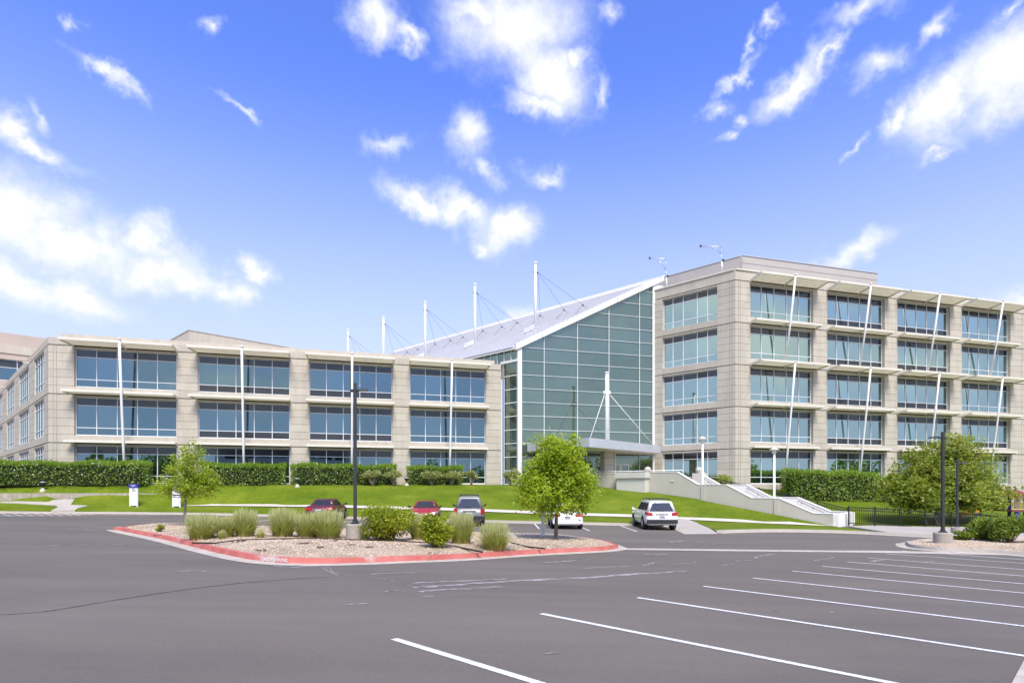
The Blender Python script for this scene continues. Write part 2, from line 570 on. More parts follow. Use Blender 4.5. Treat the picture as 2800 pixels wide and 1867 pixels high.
def copy_tree(o, parent=None):
    c = o.copy()
    COL.objects.link(c)
    if parent is not None:
        c.parent = parent
    for ch in [x for x in o.children]:
        copy_tree(ch, c)
    return c


def sheet(name, loop, zf, mats, step=1.2, holes=(), skirt=.25, kind='structure'):
    """a ground sheet: outline (x, y), height from zf(x, y), with a skirt hanging at its edge"""
    pts = [Vector((p[0], p[1])) for p in loop]
    n = len(pts)
    edges = [(i, (i + 1) % n) for i in range(n)]
    xs = [p.x for p in pts]
    ys = [p.y for p in pts]

    def inside(x, y):
        c = False
        for i in range(n):
            a, b = pts[i], pts[(i + 1) % n]
            if (a.y > y) != (b.y > y) and x < (b.x - a.x) * (y - a.y) / (b.y - a.y) + a.x:
                c = not c
        return c
    extra = []
    x = min(xs) + step / 2
    while x < max(xs):
        y = min(ys) + step / 2
        while y < max(ys):
            if inside(x, y):
                extra.append(Vector((x + random.uniform(-.1, .1) * step, y + random.uniform(-.1, .1) * step)))
            y += step
        x += step
    vo, eo, fo, _, _, _ = delaunay_2d_cdt(pts + extra, edges, [tuple(range(n))], 1, 1e-5)
    vs = [(p.x, p.y, zf(p.x, p.y)) for p in vo]
    fs = []
    for f in fo:
        a, b, c = [Vector(vs[i]) for i in f[:3]]
        fs.append(tuple(f) if (b - a).cross(c - a).z > 0 else tuple(reversed(f)))
    mb = MB()
    mb.mesh(vs, fs, mats, True)
    if skirt:
        for i in range(n):
            a, b = pts[i], pts[(i + 1) % n]
            za, zb = zf(a.x, a.y), zf(b.x, b.y)
            mb.face([(a.x, a.y, za), (b.x, b.y, zb), (b.x, b.y, zb - skirt), (a.x, a.y, za - skirt)], mats)
    o = mb.build(name)
    if kind:
        tag(o, kind=kind)
    return o


def offset_line(pts, d):
    """offset an open polyline to its left by d (x, y)"""
    res = []
    for i, p in enumerate(pts):
        a = Vector(pts[max(i - 1, 0)][:2])
        b = Vector(pts[min(i + 1, len(pts) - 1)][:2])
        t = (b - a).normalized()
        res.append(Vector((p[0] - t.y * d, p[1] + t.x * d)))
    return res


def smooth_line(pts, sub=4, closed=False):
    """Catmull-Rom through (x, y) points"""
    P_ = [Vector(p[:2]) for p in pts]
    n = len(P_)
    res = []
    rng = range(n) if closed else range(n - 1)
    for i in rng:
        g = (lambda j: P_[j % n]) if closed else (lambda j: P_[min(max(j, 0), n - 1)])
        p0, p1, p2, p3 = g(i - 1), g(i), g(i + 1), g(i + 2)
        for k in range(sub):
            t = k / sub
            res.append(.5 * ((2 * p1) + (p2 - p0) * t + (2 * p0 - 5 * p1 + 4 * p2 - p3) * t * t + (3 * p1 - p0 - 3 * p2 + p3) * t ** 3))
    if not closed:
        res.append(P_[-1])
    return res


# ------------------------------------------------------------------ camera, sky, sun
cam_d = bpy.data.cameras.new('camera')
cam = bpy.data.objects.new('camera', cam_d)
COL.objects.link(cam)
cam.rotation_euler = (math.pi / 2, 0, 0)
cam_d.sensor_width = 36
cam_d.lens = 36 * F / 2800
cam_d.shift_y = (HY - 933.5) / 2800
cam_d.clip_end = 8000
cam_d.clip_start = .05
SC.camera = cam

SUN_EL, SUN_AZ = R(54), R(168)          # azimuth clockwise from +Y
sd = bpy.data.lights.new('sun', 'SUN')
sd.energy = 3.1
sd.angle = R(24)
sd.color = (1, .93, .80)
sun = bpy.data.objects.new('sun', sd)
COL.objects.link(sun)
to_sun = Vector((math.sin(SUN_AZ) * math.cos(SUN_EL), math.cos(SUN_AZ) * math.cos(SUN_EL), math.sin(SUN_EL)))
sun.rotation_euler = to_sun.to_track_quat('Z', 'Y').to_euler()

W = bpy.data.worlds.new('World')
SC.world = W
W.use_nodes = True
nt = W.node_tree
nt.nodes.clear()
L = nt.links.new
wo = N(nt, 'ShaderNodeOutputWorld')
bg = N(nt, 'ShaderNodeBackground', ins={1: .10})
L(bg.outputs[0], wo.inputs[0])
sky = N(nt, 'ShaderNodeTexSky')
sky.sky_type = 'NISHITA'
sky.sun_disc = False
sky.sun_elevation = SUN_EL
sky.sun_rotation = SUN_AZ
sky.air_density = 1.0
sky.dust_density = .6
sky.ozone_density = 2.0
hs = N(nt, 'ShaderNodeHueSaturation', ins={'Hue': .52, 'Saturation': 1.05, 'Value': 1.75})
L(sky.outputs[0], hs.inputs['Color'])
tc = N(nt, 'ShaderNodeTexCoord')
sx = N(nt, 'ShaderNodeSeparateXYZ')
L(tc.outputs['Generated'], sx.inputs[0])
az = N(nt, 'ShaderNodeMath', operation='ARCTAN2')
L(sx.outputs[0], az.inputs[0])
L(sx.outputs[1], az.inputs[1])
el = N(nt, 'ShaderNodeMath', operation='ARCSINE')
L(sx.outputs[2], el.inputs[0])
cp = N(nt, 'ShaderNodeCombineXYZ')
L(az.outputs[0], cp.inputs[0])
L(el.outputs[0], cp.inputs[1])
cp.inputs[2].default_value = 1.0
wn = N(nt, 'ShaderNodeTexNoise', noise_dimensions='3D', ins={'Scale': 9.0, 'Detail': 5, 'Roughness': .64})
L(tc.outputs['Generated'], wn.inputs[0])
wv = N(nt, 'ShaderNodeVectorMath', operation='MULTIPLY_ADD')
L(wn.outputs[1], wv.inputs[0])
wv.inputs[1].default_value = (.15, .11, 0)
wv.inputs[2].default_value = (-.075, -.055, 0)
wp = N(nt, 'ShaderNodeVectorMath', operation='ADD')
L(cp.outputs[0], wp.inputs[0])
L(wv.outputs[0], wp.inputs[1])
# cloud puffs: bearing/elevation of centre, half width, half height, tilt, thinness
PUFFS = [
    (1400, 60, 190, 160, 0, 0), (1480, 180, 150, 105, 25, 0), (1560, 160, 70, 45, 0, .1), (1310, 20, 130, 70, 0, .05),
    (1470, 262, 110, 45, 0, .15), (1025, 70, 75, 70, 0, .1), (1105, 125, 60, 40, 0, .2), (1655, 250, 36, 62, 20, .3),
    (222, 55, 50, 38, 0, .42), (562, 45, 48, 40, 0, .42), (300, 222, 110, 36, 32, .28), (680, 292, 75, 24, 28, .42),
    (30, 345, 110, 56, 28, .05), (105, 415, 120, 30, 8, .1), (120, 330, 90, 30, 40, .45),
    (50, 590, 190, 110, 0, -.05), (210, 670, 200, 85, 12, -.05), (370, 650, 85, 62, 0, 0), (170, 800, 210, 66, 5, 0),
    (500, 775, 150, 50, 5, .1), (625, 800, 75, 62, 0, .12), (692, 735, 48, 46, 0, .1), (0, 740, 160, 90, 0, .15), (420, 740, 160, 70, 0, .15),
    (1290, 390, 75, 85, 0, .22), (1345, 480, 60, 45, 30, .38), (1060, 395, 95, 40, 0, .38), (1150, 540, 110, 42, 18, .12),
    (1265, 575, 110, 46, 22, .08), (1375, 630, 90, 62, 0, 0), (1480, 480, 70, 42, 0, .42), (1320, 670, 50, 30, 0, .3),
    (1660, 30, 60, 50, 0, .42), (2037, 185, 92, 30, -30, .28), (2180, 210, 130, 56, -28, .05), (2275, 135, 90, 36, -45, .3),
    (2390, 185, 100, 62, 0, .28), (2350, 15, 130, 50, 0, .25), (2067, 95, 26, 66, 0, .45), (2126, 36, 44, 32, 0, .45),
    (2560, 62, 80, 42, -35, .25), (2727, 48, 80, 34, -30, .4), (2610, 265, 175, 92, -35, -.03), (2745, 190, 170, 120, -25, -.03),
    (2455, 360, 62, 52, -45, .15), (2540, 428, 70, 24, -10, .35), (1983, 285, 55, 46, 0, .46), (2040, 345, 26, 42, 0, .38),
    (2013, 395, 34, 28, 0, .42), (2335, 688, 160, 40, -14, .18), (2765, 821, 110, 46, -10, .15), (2340, 415, 44, 22, -30, .45),
    (1440, 845, 75, 34, 0, .35), (2600, 880, 200, 30, 0, .35)]
prev = None


def puff(caz, cel, ra, re, rot, thin):
    global prev
    c, s = math.cos(rot), math.sin(rot)
    d = []
    for (vx, vy) in ((c / ra, s / ra), (-s / re, c / re)):
        n = N(nt, 'ShaderNodeVectorMath', operation='DOT_PRODUCT')
        n.inputs[1].default_value = (vx, vy, -(vx * caz + vy * cel))
        L(wp.outputs[0], n.inputs[0])
        d.append(n)
    m1 = N(nt, 'ShaderNodeMath', operation='MULTIPLY')
    L(d[0].outputs['Value'], m1.inputs[0])
    L(d[0].outputs['Value'], m1.inputs[1])
    m2 = N(nt, 'ShaderNodeMath', operation='MULTIPLY_ADD')
    L(d[1].outputs['Value'], m2.inputs[0])
    L(d[1].outputs['Value'], m2.inputs[1])
    L(m1.outputs[0], m2.inputs[2])
    sq = N(nt, 'ShaderNodeMath', operation='SQRT')
    L(m2.outputs[0], sq.inputs[0])
    ad = N(nt, 'ShaderNodeMath', operation='ADD', ins={1: thin})
    L(sq.outputs[0], ad.inputs[0])
    if prev is None:
        prev = ad
    else:
        mn = N(nt, 'ShaderNodeMath', operation='SMOOTH_MIN', ins={2: .12})
        L(prev.outputs[0], mn.inputs[0])
        L(ad.outputs[0], mn.inputs[1])
        prev = mn


for (px, py, rx, ry, rot, thin) in PUFFS:
    u, v = (px - CX) / F, (HY - py) / F
    a = math.atan(u)
    ca = math.cos(a)
    e = math.atan(v * ca)
    puff(a, e, rx / F * ca * ca * 1.08, ry / F * ca * math.cos(e) ** 2 * 1.08, R(-rot), thin)
# banks of cloud over the rest of the sky (seen in the glass)
for (a, e, ra, re, rot, thin) in [(123, 12, 6, 5, 0, -.1), (113, 10, 8, 3, 8, .1), (172, 9, 12, 3, 5, .15), (105, 18, 26, 6, 5, .1), (128, 22, 22, 9, -6, .05), (75, 24, 18, 9, 0, .1), (90, 40, 24, 12, 8, .1),
                                  (155, 35, 20, 8, 10, .2), (-160, 30, 26, 9, -5, .2), (-110, 20, 30, 12, 0, 0), (-75, 34, 18, 10, 10, .1),
                                  (-130, 50, 30, 12, 0, .2), (175, 60, 30, 12, 0, .15), (20, 66, 40, 10, 0, .2)]:
    puff(R(a), R(e), R(ra), R(re), R(rot), thin)
dn = N(nt, 'ShaderNodeTexNoise', ins={'Scale': 17.0, 'Detail': 6, 'Roughness': .62})
L(tc.outputs['Generated'], dn.inputs[0])
nf = N(nt, 'ShaderNodeMath', operation='MULTIPLY_ADD', ins={1: 1.05, 2: -.53})
L(dn.outputs[0], nf.inputs[0])
fld = N(nt, 'ShaderNodeMath', operation='ADD')
L(prev.outputs[0], fld.inputs[0])
L(nf.outputs[0], fld.inputs[1])
den = N(nt, 'ShaderNodeMapRange', interpolation_type='SMOOTHSTEP', ins={1: 1.42, 2: .0, 3: 0.0, 4: 1.0})
L(fld.outputs[0], den.inputs[0])
# low haze pales the sky near the horizon
hz = N(nt, 'ShaderNodeMapRange', interpolation_type='SMOOTHSTEP', ins={1: .64, 2: .04, 3: 0.0, 4: .94})
L(el.outputs[0], hz.inputs[0])
mh = N(nt, 'ShaderNodeMix', data_type='RGBA')
L(hz.outputs[0], mh.inputs[0])
tn = N(nt, 'ShaderNodeMix', data_type='RGBA', blend_type='MULTIPLY', ins={0: 1.0})
L(hs.outputs[0], tn.inputs[6])
tn.inputs[7].default_value = (.60, .80, 1.2, 1)
L(tn.outputs[2], mh.inputs[6])
mh.inputs[7].default_value = (4.5, 4.85, 6.2, 1)
mc = N(nt, 'ShaderNodeMix', data_type='RGBA')
L(den.outputs[0], mc.inputs[0])
L(mh.outputs[2], mc.inputs[6])
cr_ = ramp(nt, [(.0, (5.0, 5.5, 6.3)), (.6, (5.9, 6.1, 6.5)), (1, (6.75, 6.75, 6.8))])
sh_ = N(nt, 'ShaderNodeMath', operation='MULTIPLY_ADD', ins={1: 1.0, 2: 0.0})
L(den.outputs[0], sh_.inputs[0])
L(sh_.outputs[0], cr_.inputs[0])
L(cr_.outputs[0], mc.inputs[7])
L(mc.outputs[2], bg.inputs[0])

SC.view_settings.view_transform = 'Standard'
SC.view_settings.look = 'None'
SC.view_settings.exposure = 0.75
SC.view_settings.gamma = 1.0
SC.view_settings.use_curve_mapping = False
SC.cycles.max_bounces = 8
SC.cycles.use_denoising = True

# ------------------------------------------------------------------ ground
def ground_z(x, y):
    return min(.0, max(-4.2, lot(x, min(y, 45)) - .45)) if y < 75 else -.6


mb = MB()
ticks = sorted(set([-3000, -1500, -700, -400, -250] + list(range(-160, 170, 8)) + [250, 400, 700, 1500, 3000]))
nx = len(ticks)
vs = [(x, y, ground_z(x, y)) for y in ticks for x in ticks]
fs = [(j * nx + i, j * nx + i + 1, (j + 1) * nx + i + 1, (j + 1) * nx + i) for j in range(nx - 1) for i in range(nx - 1)]
mb.mesh(vs, fs, M['soil'], True)
tag(mb.build('ground'), kind='structure')

# kerb line of the far side of the lot (outer foot of the kerb)
KPX = [(-260, 1401), (0, 1403), (300, 1404.5), (600, 1408), (900, 1416), (1200, 1424), (1480, 1431), (1620, 1434), (1838, 1439)]
KB = [(1960, 1457), (2000, 1455), (2136, 1453.2), (2300, 1456.5), (2439, 1463), (2551, 1468.7), (2700, 1476), (2900, 1485), (3300, 1500)]
K1 = [G(*p) for p in KPX]
K2 = [G(*p) for p in KB]
SWP = [(-60, 1391, 41.7), (200, 1384, 42.6), (400, 1383.5, 44.3), (600, 1384, 45.6), (870, 1387, 44.3), (1209, 1396, 43), (1347, 1400.7, 42.3), (1600, 1411, 41.7),
       (1722, 1414.5, 41.5), (1855, 1420.5, 41.3), (2100, 1432, 40.3), (2292, 1440, 39.3)]
SW = [P(*p) for p in SWP]
KY = [(p.x, p.y) for p in K1] + [(10.6, 33.4)] + [(p.x, p.y) for p in K2]
SWY = [(p.x, p.y) for p in SW]
SWZ = [(p.x, p.z) for p in SW]
O_L = Vector((-36.85, 46.5, 0))
O_R = Vector((20.69, 54.17, 0))
C0 = Vector((.595, 55.99, 0))
QW = Vector((21.9, 39.2, 0))              # foot of the entrance stair, near cheek


def wall_pt(px, w=0.0, off=0.0):
    """plan point on the near stair cheek (or a line parallel to it) seen at px"""
    q = QW + Q2 * w
    pxq = CX + F * q.x / q.y
    Y = q.y * (pxq + 244) / (px + 244)
    return Vector(((px - CX) / F * Y, Y, 0))


WZ = [(1500, .03), (1627, -.09), (1694, -.37), (1770, -.56), (1905, -1.07), (1933, -1.28), (2100, -2.03), (2292, -2.68)]
WALLP = [wall_pt(a) for a, _ in WZ]
REAR_Y = [(-90, 50), (-45, 47.0), (-36.85, 46.9)] + [((O_L + E1 * s).x, (O_L + E1 * s).y + .2) for s in (5, 20, 37.2)] + \
         [(1.2, 57.4)] + [(p.x, p.y) for p in WALLP]
REAR_Z = [(-90, .05), (-36, .05), (1.2, .04)] + [(p.x, z) for p, (_, z) in zip(WALLP, WZ)]
HEDGE_D = 2.1
LW = [P(-160, 1348, 42.7), P(0, 1348, 43.1), P(200, 1348, 44.3), P(350, 1348, 45.6), P(452, 1349, 46.6)]      # crest of the low wall
LWY = [(p.x, p.y) for p in LW]
LWT = [(p.x, p.z) for p in LW]
LWF = [(LW[0].x, -1.30), (LW[1].x, -1.20), (LW[2].x, -1.02), (LW[3].x, -.88), (LW[4].x, -.66)]


def lawn_z(x, y):
    yk, ys, zs = interp(x, KY), interp(x, SWY), interp(x, SWZ)
    yr, zr = interp(x, REAR_Y), interp(x, REAR_Z)
    zk = lot(x, yk) + .14
    ys = max(ys, yk + .4)
    if y <= ys:
        return zk + (zs - zk) * max(0, min(1, (y - yk) / (ys - yk)))
    bed = HEDGE_D if x < 0 else .15
    y1 = ys + 1.25
    if x >= LW[4].x:
        base_ = lawn_plain(x, y, ys, zs, yr, zr)
        k = (x - LW[4].x) / 4.0
        if k >= 1:
            return base_
    if x < LW[4].x + 4.0:
        yw, zw, zf = interp(x, LWY), interp(x, LWT) - .06, interp(x, LWF)
        if y <= yw + .12:
            r = zs + (zf - zs) * max(0, min(1, (y - ys) / max(.2, yw - ys)))
        else:
            r = zw + (zr - zw) * max(0, min(1, (y - yw - .2) / max(.3, yr - 2.0 - yw - .2)))
        return r if x < LW[4].x else r + (base_ - r) * k
    return base_


def lawn_plain(x, y, ys, zs, yr, zr):
    y1 = ys + 1.25
    if y < y1:
        return zs + .1 * (y - ys)
    zs = zs + .125
    bed = HEDGE_D if x < 0 else .15
    yt = yr - bed
    t = max(0, min(1, (y - y1) / max(.3, yt - y1)))
    k = t * (1.35 - .35 * t * t)
    return zs + (zr - zs) * min(1, k)


def LZ(px, py, y0=40.0, y1=60.0):
    """sight line through (px, py) onto the lawn"""
    u, v = (px - CX) / F, (HY - py) / F
    prev = None
    y = y0
    while y < y1:
        d = v * y - lawn_z(u * y, y)
        if d <= 0:
            break
        y += .04
    return Vector((u * y, y, v * y))


# asphalt
mb = MB()
xs_ = np.arange(-75, 66, 1.5)
rows = []
for x in xs_:
    yc = (.75 - .0099 * x) / .0257
    yc = max(8, min(46, yc))
    rows.append([-48, -30, -15, 0, yc * .5, yc - 2, yc, yc + 1, yc + .5 * (49 - yc), 49.5])
vs = [(x, y, lot(x, y)) for x, r in zip(xs_, rows) for y in r]
nr = 10
fs = [(i * nr + j, (i + 1) * nr + j, (i + 1) * nr + j + 1, i * nr + j + 1) for i in range(len(xs_) - 1) for j in range(nr - 1)]
mb.mesh(vs, fs, M['asphalt'], False)
tag(mb.build('parking_lot'), kind='structure')


def strip_on(zf, line, d0, d1, dz, mat, mb, sub=1):
    a, b = offset_line(line, d0), offset_line(line, d1)
    for i in range(len(line) - 1):
        q = [a[i], a[i + 1], b[i + 1], b[i]]
        mb.face([(p.x, p.y, zf(p.x, p.y) + dz) for p in q], mat, True)


def kerb(name, line, width=.16, h=.15, pan=.45, mat=None, panmat=None, side=1):
    """kerb along a polyline; ground behind lies to the left (side=1)"""
    mat, panmat = mat or M['conc'], panmat or M['conc_pan']
    a = [Vector(p[:2]) for p in line]
    top0 = offset_line(a, .03 * side)
    back = offset_line(a, width * side)
    pano = offset_line(a, -pan * side)
    mb = MB()
    for i in range(len(a) - 1):
        def z(p, d=0):
            return lot(p.x, p.y) + d
        A, B, T0, T1, K0, K1_, P0, P1 = a[i], a[i + 1], top0[i], top0[i + 1], back[i], back[i + 1], pano[i], pano[i + 1]
        mb.face([(A.x, A.y, z(A)), (B.x, B.y, z(B)), (T1.x, T1.y, z(B, h)), (T0.x, T0.y, z(A, h))], mat, True)
        mb.face([(T0.x, T0.y, z(A, h)), (T1.x, T1.y, z(B, h)), (K1_.x, K1_.y, z(B, h)), (K0.x, K0.y, z(A, h))], mat)
        mb.face([(K0.x, K0.y, z(A, h)), (K1_.x, K1_.y, z(B, h)), (K1_.x, K1_.y, z(B, -.1)), (K0.x, K0.y, z(A, -.1))], mat)
        if pan:
            mb.face([(P0.x, P0.y, z(P0, .008)), (P1.x, P1.y, z(P1, .008)), (B.x, B.y, z(B, .016)), (A.x, A.y, z(A, .016))], panmat, True)
    o = mb.build(name)
    tag(o, kind='structure')
    return o


k1s = smooth_line(K1, 4)
k2s = smooth_line(K2, 4)
kerb('kerb', k1s)
kerb('kerb', k2s)

# lawn west of the entrance stair, notched for the access ramp
RL = P(1855, 1420.5, 41.3)
RR = P(1880, 1420.8, 41.25)
RM = G(1941, 1443, .12)
k1b, k2b = offset_line(k1s, .15), offset_line(k2s, .15)
i_tip = min(range(len(k2b)), key=lambda i: abs(CX + F * k2b[i].x / k2b[i].y - 2420))
lawn_loop = [(p.x, p.y) for p in k1b] + [(RL.x, RL.y), (RR.x, RR.y), (RM.x, RM.y)] + [(p.x, p.y) for p in k2b[:i_tip]]
lawn_loop += [(k2b[i_tip].x - .1, k2b[i_tip].y + .12), (QW.x + .15, QW.y - .25)]
lawn_loop += [(p.x - .05, p.y - .05) for p in reversed(WALLP)]
lawn_loop += [((O_L + E1 * s).x, (O_L + E1 * s).y + .2) for s in (37.3, 30, 20, 10, 0)] + [(-45, 47.0), (-70, 48.5)]
lp = [lawn_loop[0]]
for p in lawn_loop[1:]:
    if (Vector(p) - Vector(lp[-1])).length > .05:
        lp.append(p)
sheet('lawn', lp, lawn_z, M['lawn'], 1.1)

# pavement along the lawn
mb = MB()
sws = [Vector((x, interp(x, SWY))) for x in np.linspace(-25.2, SW[-1].x, 60)]
strip_on(lambda x, y: interp(x, SWZ) + .1 * max(0, y - interp(x, SWY)), sws, -.05, 1.28, .05, M['conc_walk'], mb)
tag(mb.build('sidewalk'), kind='structure')

# access ramp beside the last stall
mb = MB()
rA, rB, rC = RL + Vector((-.35, .1, .03)), RR + Vector((.08, .1, .03)), RM + Vector((.06, 0, .0))
rD = Vector((k2b[0].x + .02, k2b[0].y, lot(k2b[0].x, k2b[0].y) + .10))
rE, rF, rH = G(1963, 1459, .012), G(1872, 1460, .012), G(1836, 1443, .025)
for q in ((rA, rB, rC, rH), (rH, rC, rD), (rH, rD, rE), (rH, rE, rF)):
    mb.face(list(reversed(q)), M['conc'])
tag(mb.build('sidewalk_ramp'), kind='structure')

# path and apron at the far left
pp = [LZ(*q) for q in [(-60, 1375), (40, 1372), (120, 1369), (204, 1365), (198, 1374), (193, 1381.5), (240, 1383), (214, 1390), (205, 1396), (140, 1397.5), (160, 1387), (150, 1383), (70, 1378), (0, 1374.5)]]
sheet('path', [(p.x, p.y) for p in pp], lambda x, y: lawn_z(x, y) + .045, M['conc'], .8)

# concrete apron right of the lawn, below the fence
loop = [(p.x, p.y) for p in k2b[i_tip + 1:]] + [(70, 40.2), (40, 39.7), (30, 39.6), (24.9, 40.2), (22.3, 38.9)]
sheet('sidewalk', loop, lambda x, y: lot(x, interp(x, KY)) + .13 - .002 * (y - interp(x, KY)), M['conc'], 1.5)

# fenced lawn to the right, rising to the building
RP = np.array([(16.7, 50.3, -.35), (18.2, 48.7, -.9), (22.9, 44.2, -2.25), (24.6, 42.3, -2.83), (24.8, 40.2, -2.78), (29, 39.6, -2.82), (36, 39.6, -2.95), (45, 39.8, -3.08), (29, 42.5, -2.9), (45, 43, -3.1),
               (65, 44, -3.3), (20.5, 53.9, -.2), (25, 54.9, -1.2), (31, 56.2, -1.45), (38, 58, -1.6), (62, 66, -2.3), (33, 49, -2.4)])


def right_z(x, y):
    d2 = (RP[:, 0] - x) ** 2 + (RP[:, 1] - y) ** 2 + .15
    w = d2 ** -1.6
    return float((w * RP[:, 2]).sum() / w.sum())


st = [wall_pt(2300, 4.0), wall_pt(2200, 4.0), wall_pt(2000, 4.0), wall_pt(1900, 4.0)]
loop = [(24.75, 40.1), (30, 39.5), (40, 39.6), (70, 40.1), (75, 69)] + [((O_R + E1 * 45).x, (O_R + E1 * 45).y), ((O_R).x, (O_R).y)] + \
       [(p.x, p.y) for p in reversed(st)]
sheet('lawn', loop, right_z, M['lawn'], 1.3)

# entrance plaza
fl = O_R + E2 * 8.5
pz = [wall_pt(1500), wall_pt(1848), wall_pt(1848) + Q2 * 4.0, wall_pt(1925, 4.0), O_R + E1 * .2, fl, C0 + E1 * 7, C0]
sheet('plaza', [(p.x, p.y) for p in pz], lambda x, y: -.02, M['conc'], 4, skirt=1.2)

# valley gutter across the lot
gl = [G(*p) for p in [(1688, 1501), (1850, 1502.5), (2000, 1504.5), (2200, 1506.5), (2400, 1508.5), (2600, 1512), (2800, 1516), (3100, 1523)]]
mb = MB()
strip_on(lot, smooth_line(gl, 5), -.42, .42, .012, M['conc_pan'], mb)
tag(mb.build('gutter'), kind='structure')

# ------------------------------------------------------------------ road paint
STALL = [(905, 1467), (1243, 1409), (1464, 1372), (1616, 1346), (1729, 1327), (1820, 1311), (1888, 1300), (1946, 1290), (1993, 1281), (2035, 1271.5), (2072, 1264.5)]
SDIR = Vector((math.sin(R(133.3)), math.cos(R(133.3))))
ends = [G(x * 1.190476, y * 1.190476) for x, y in STALL]


def paint_bar(mb, a, d, length, w, mat, dz=.006, jag=0.0):
    nrm = Vector((-d.y, d.x)) * w / 2
    n = max(2, int(length / .8))
    for i in range(n):
        q = []
        for t, sgn in ((i / n, 1), ((i + 1) / n, 1), ((i + 1) / n, -1), (i / n, -1)):
            p = Vector(a[:2]) + d * length * t + nrm * sgn
            q.append((p.x, p.y, lot(p.x, p.y) + dz))
        mb.face(list(reversed(q)), mat)


for i, e in enumerate(ends):
    mb = MB()
    paint_bar(mb, e, SDIR, 5.6, .11, M['paint'])
    tag(mb.build('parking_line'), kind='structure')
# stall lines by the far kerb
for a, b in [((690, 1428), (760, 1417)), ((940, 1428), (1000, 1419)), ((1217, 1428), (1228, 1421)), ((1459, 1428.7), (1474, 1445)), ((1590, 1441), (1612, 1451)),
             ((1690, 1434.5), (1742, 1453)), ((1842, 1446), (1870, 1455)), ((1215, 1433), (1232, 1422)), ((380, 1411), (500, 1404))]:
    A, B = G(*a), G(*b)
    d = Vector((B - A)[:2])
    mb = MB()
    paint_bar(mb, A, d.normalized(), d.length, .10, M['paint'])
    tag(mb.build('parking_line'), kind='structure')
# hatched access aisle at the far left
mb = MB()
for k in range(8):
    A, B = G(4 + 32 * k - .6 * k * k, 1405.5 - .1 * k), G(32 + 31 * k - .6 * k * k, 1410 - .2 * k)
    d = Vector((B - A)[:2])
    paint_bar(mb, A, d.normalized(), d.length, .12, M['paint'])
A, B = G(-60, 1411), G(260, 1408)
d = Vector((B - A)[:2])
paint_bar(mb, A, d.normalized(), d.length, .12, M['paint'])
tag(mb.build('parking_hatching'), kind='structure')
for a, b in [((150, 1407), (250, 1406)), ((285, 1410), (390, 1409.5)), ((140, 1404), (255, 1408)), ((260, 1409), (500, 1405))]:
    A, B = G(*a), G(*b)
    d = Vector((B - A)[:2])
    mb = MB()
    paint_bar(mb, A, d.normalized(), d.length, .10, M['paint'], .007)
    tag(mb.build('parking_line'), kind='structure')


def ribbon(name, pts, w, mat, dz=.005, wob=.25, sub=8):
    ln = smooth_line([G(*p) for p in pts], sub)
    mb = MB()
    ps = []
    for i, p in enumerate(ln):
        a, b = ln[max(i - 1, 0)], ln[min(i + 1, len(ln) - 1)]
        t = (b - a).normalized()
        nn = Vector((-t.y, t.x))
        o = nn * random.uniform(-wob, wob) * w
        k = w * random.uniform(.35, 1.1) * (.25 if i in (0, len(ln) - 1) else 1)
        ps.append((p + o + nn * k / 2, p + o - nn * k / 2))
    for i in range(len(ps) - 1):
        q = [ps[i][1], ps[i + 1][1], ps[i + 1][0], ps[i][0]]
        mb.face([(p.x, p.y, lot(p.x, p.y) + dz) for p in q], mat)
    return tag(mb.build(name), kind='structure')


ribbon('asphalt_crack', [(-40, 1683), (110, 1673), (215, 1657), (330, 1638), (470, 1617), (600, 1600), (740, 1587), (900, 1577)], .036, M['crack'], .005)
ribbon('asphalt_crack', [(900, 1550), (918, 1567), (990, 1577), (1050, 1583), (1110, 1598), (1150, 1612), (1205, 1620)], .03, M['scuff'], .006)
for pts, w in [([(1130, 1607), (1250, 1598), (1400, 1588), (1600, 1579), (1720, 1570), (1880, 1561)], .17),
               ([(1140, 1618), (1260, 1610), (1375, 1604)], .13), ([(1120, 1594), (1280, 1588), (1390, 1583)], .10),
               ([(1590, 1554), (1700, 1548), (1760, 1546), (1788, 1537)], .07), ([(1788, 1537), (1850, 1541), (1905, 1537)], .05),
               ([(1470, 1538), (1530, 1535), (1580, 1531)], .10), ([(485, 1563), (530, 1560), (565, 1562)], .10), ([(472, 1545), (488, 1545)], .1),
               ([(120, 1492), (180, 1490), (300, 1489), (400, 1490), (460, 1492)], .10), ([(40, 1443), (180, 1446), (290, 1451)], .09), ([(0, 1478), (40, 1477)], .09),
               ([(740, 1546), (790, 1551), (840, 1549), (900, 1551)], .09), ([(1010, 1570), (1060, 1567), (1160, 1566)], .08), ([(880, 1552), (925, 1573)], .06),
               ([(2010, 1533), (2040, 1532), (2050, 1531)], .11), ([(2060, 1526), (2090, 1518), (2120, 1514)], .08), ([(2220, 1533), (2260, 1527), (2285, 1522)], .07),
               ([(2385, 1536), (2400, 1532), (2422, 1530)], .12), ([(1760, 1516), (1800, 1515), (1825, 1514)], .12), ([(1830, 1482), (1870, 1478), (1930, 1482), (2000, 1484)], .12),
               ([(2530, 1536), (2560, 1534), (2575, 1535)], .11), ([(1500, 1540), (1620, 1529)], .05), ([(1490, 1787), (1510, 1786), (1525, 1784)], .04),
               ([(2270, 1673), (2280, 1675)], .06), ([(940, 1654), (960, 1652), (1010, 1650)], .05), ([(1250, 1610), (1300, 1606)], .06), ([(1050, 1617), (1090, 1613)], .06),
               ([(1970, 1545), (2010, 1541)], .05), ([(1160, 1632), (1185, 1629)], .06), ([(60, 1420), (200, 1424)], .06)]:
    ribbon('worn_marking', pts, w * 1.5, M['scuff'], .0065, .25)

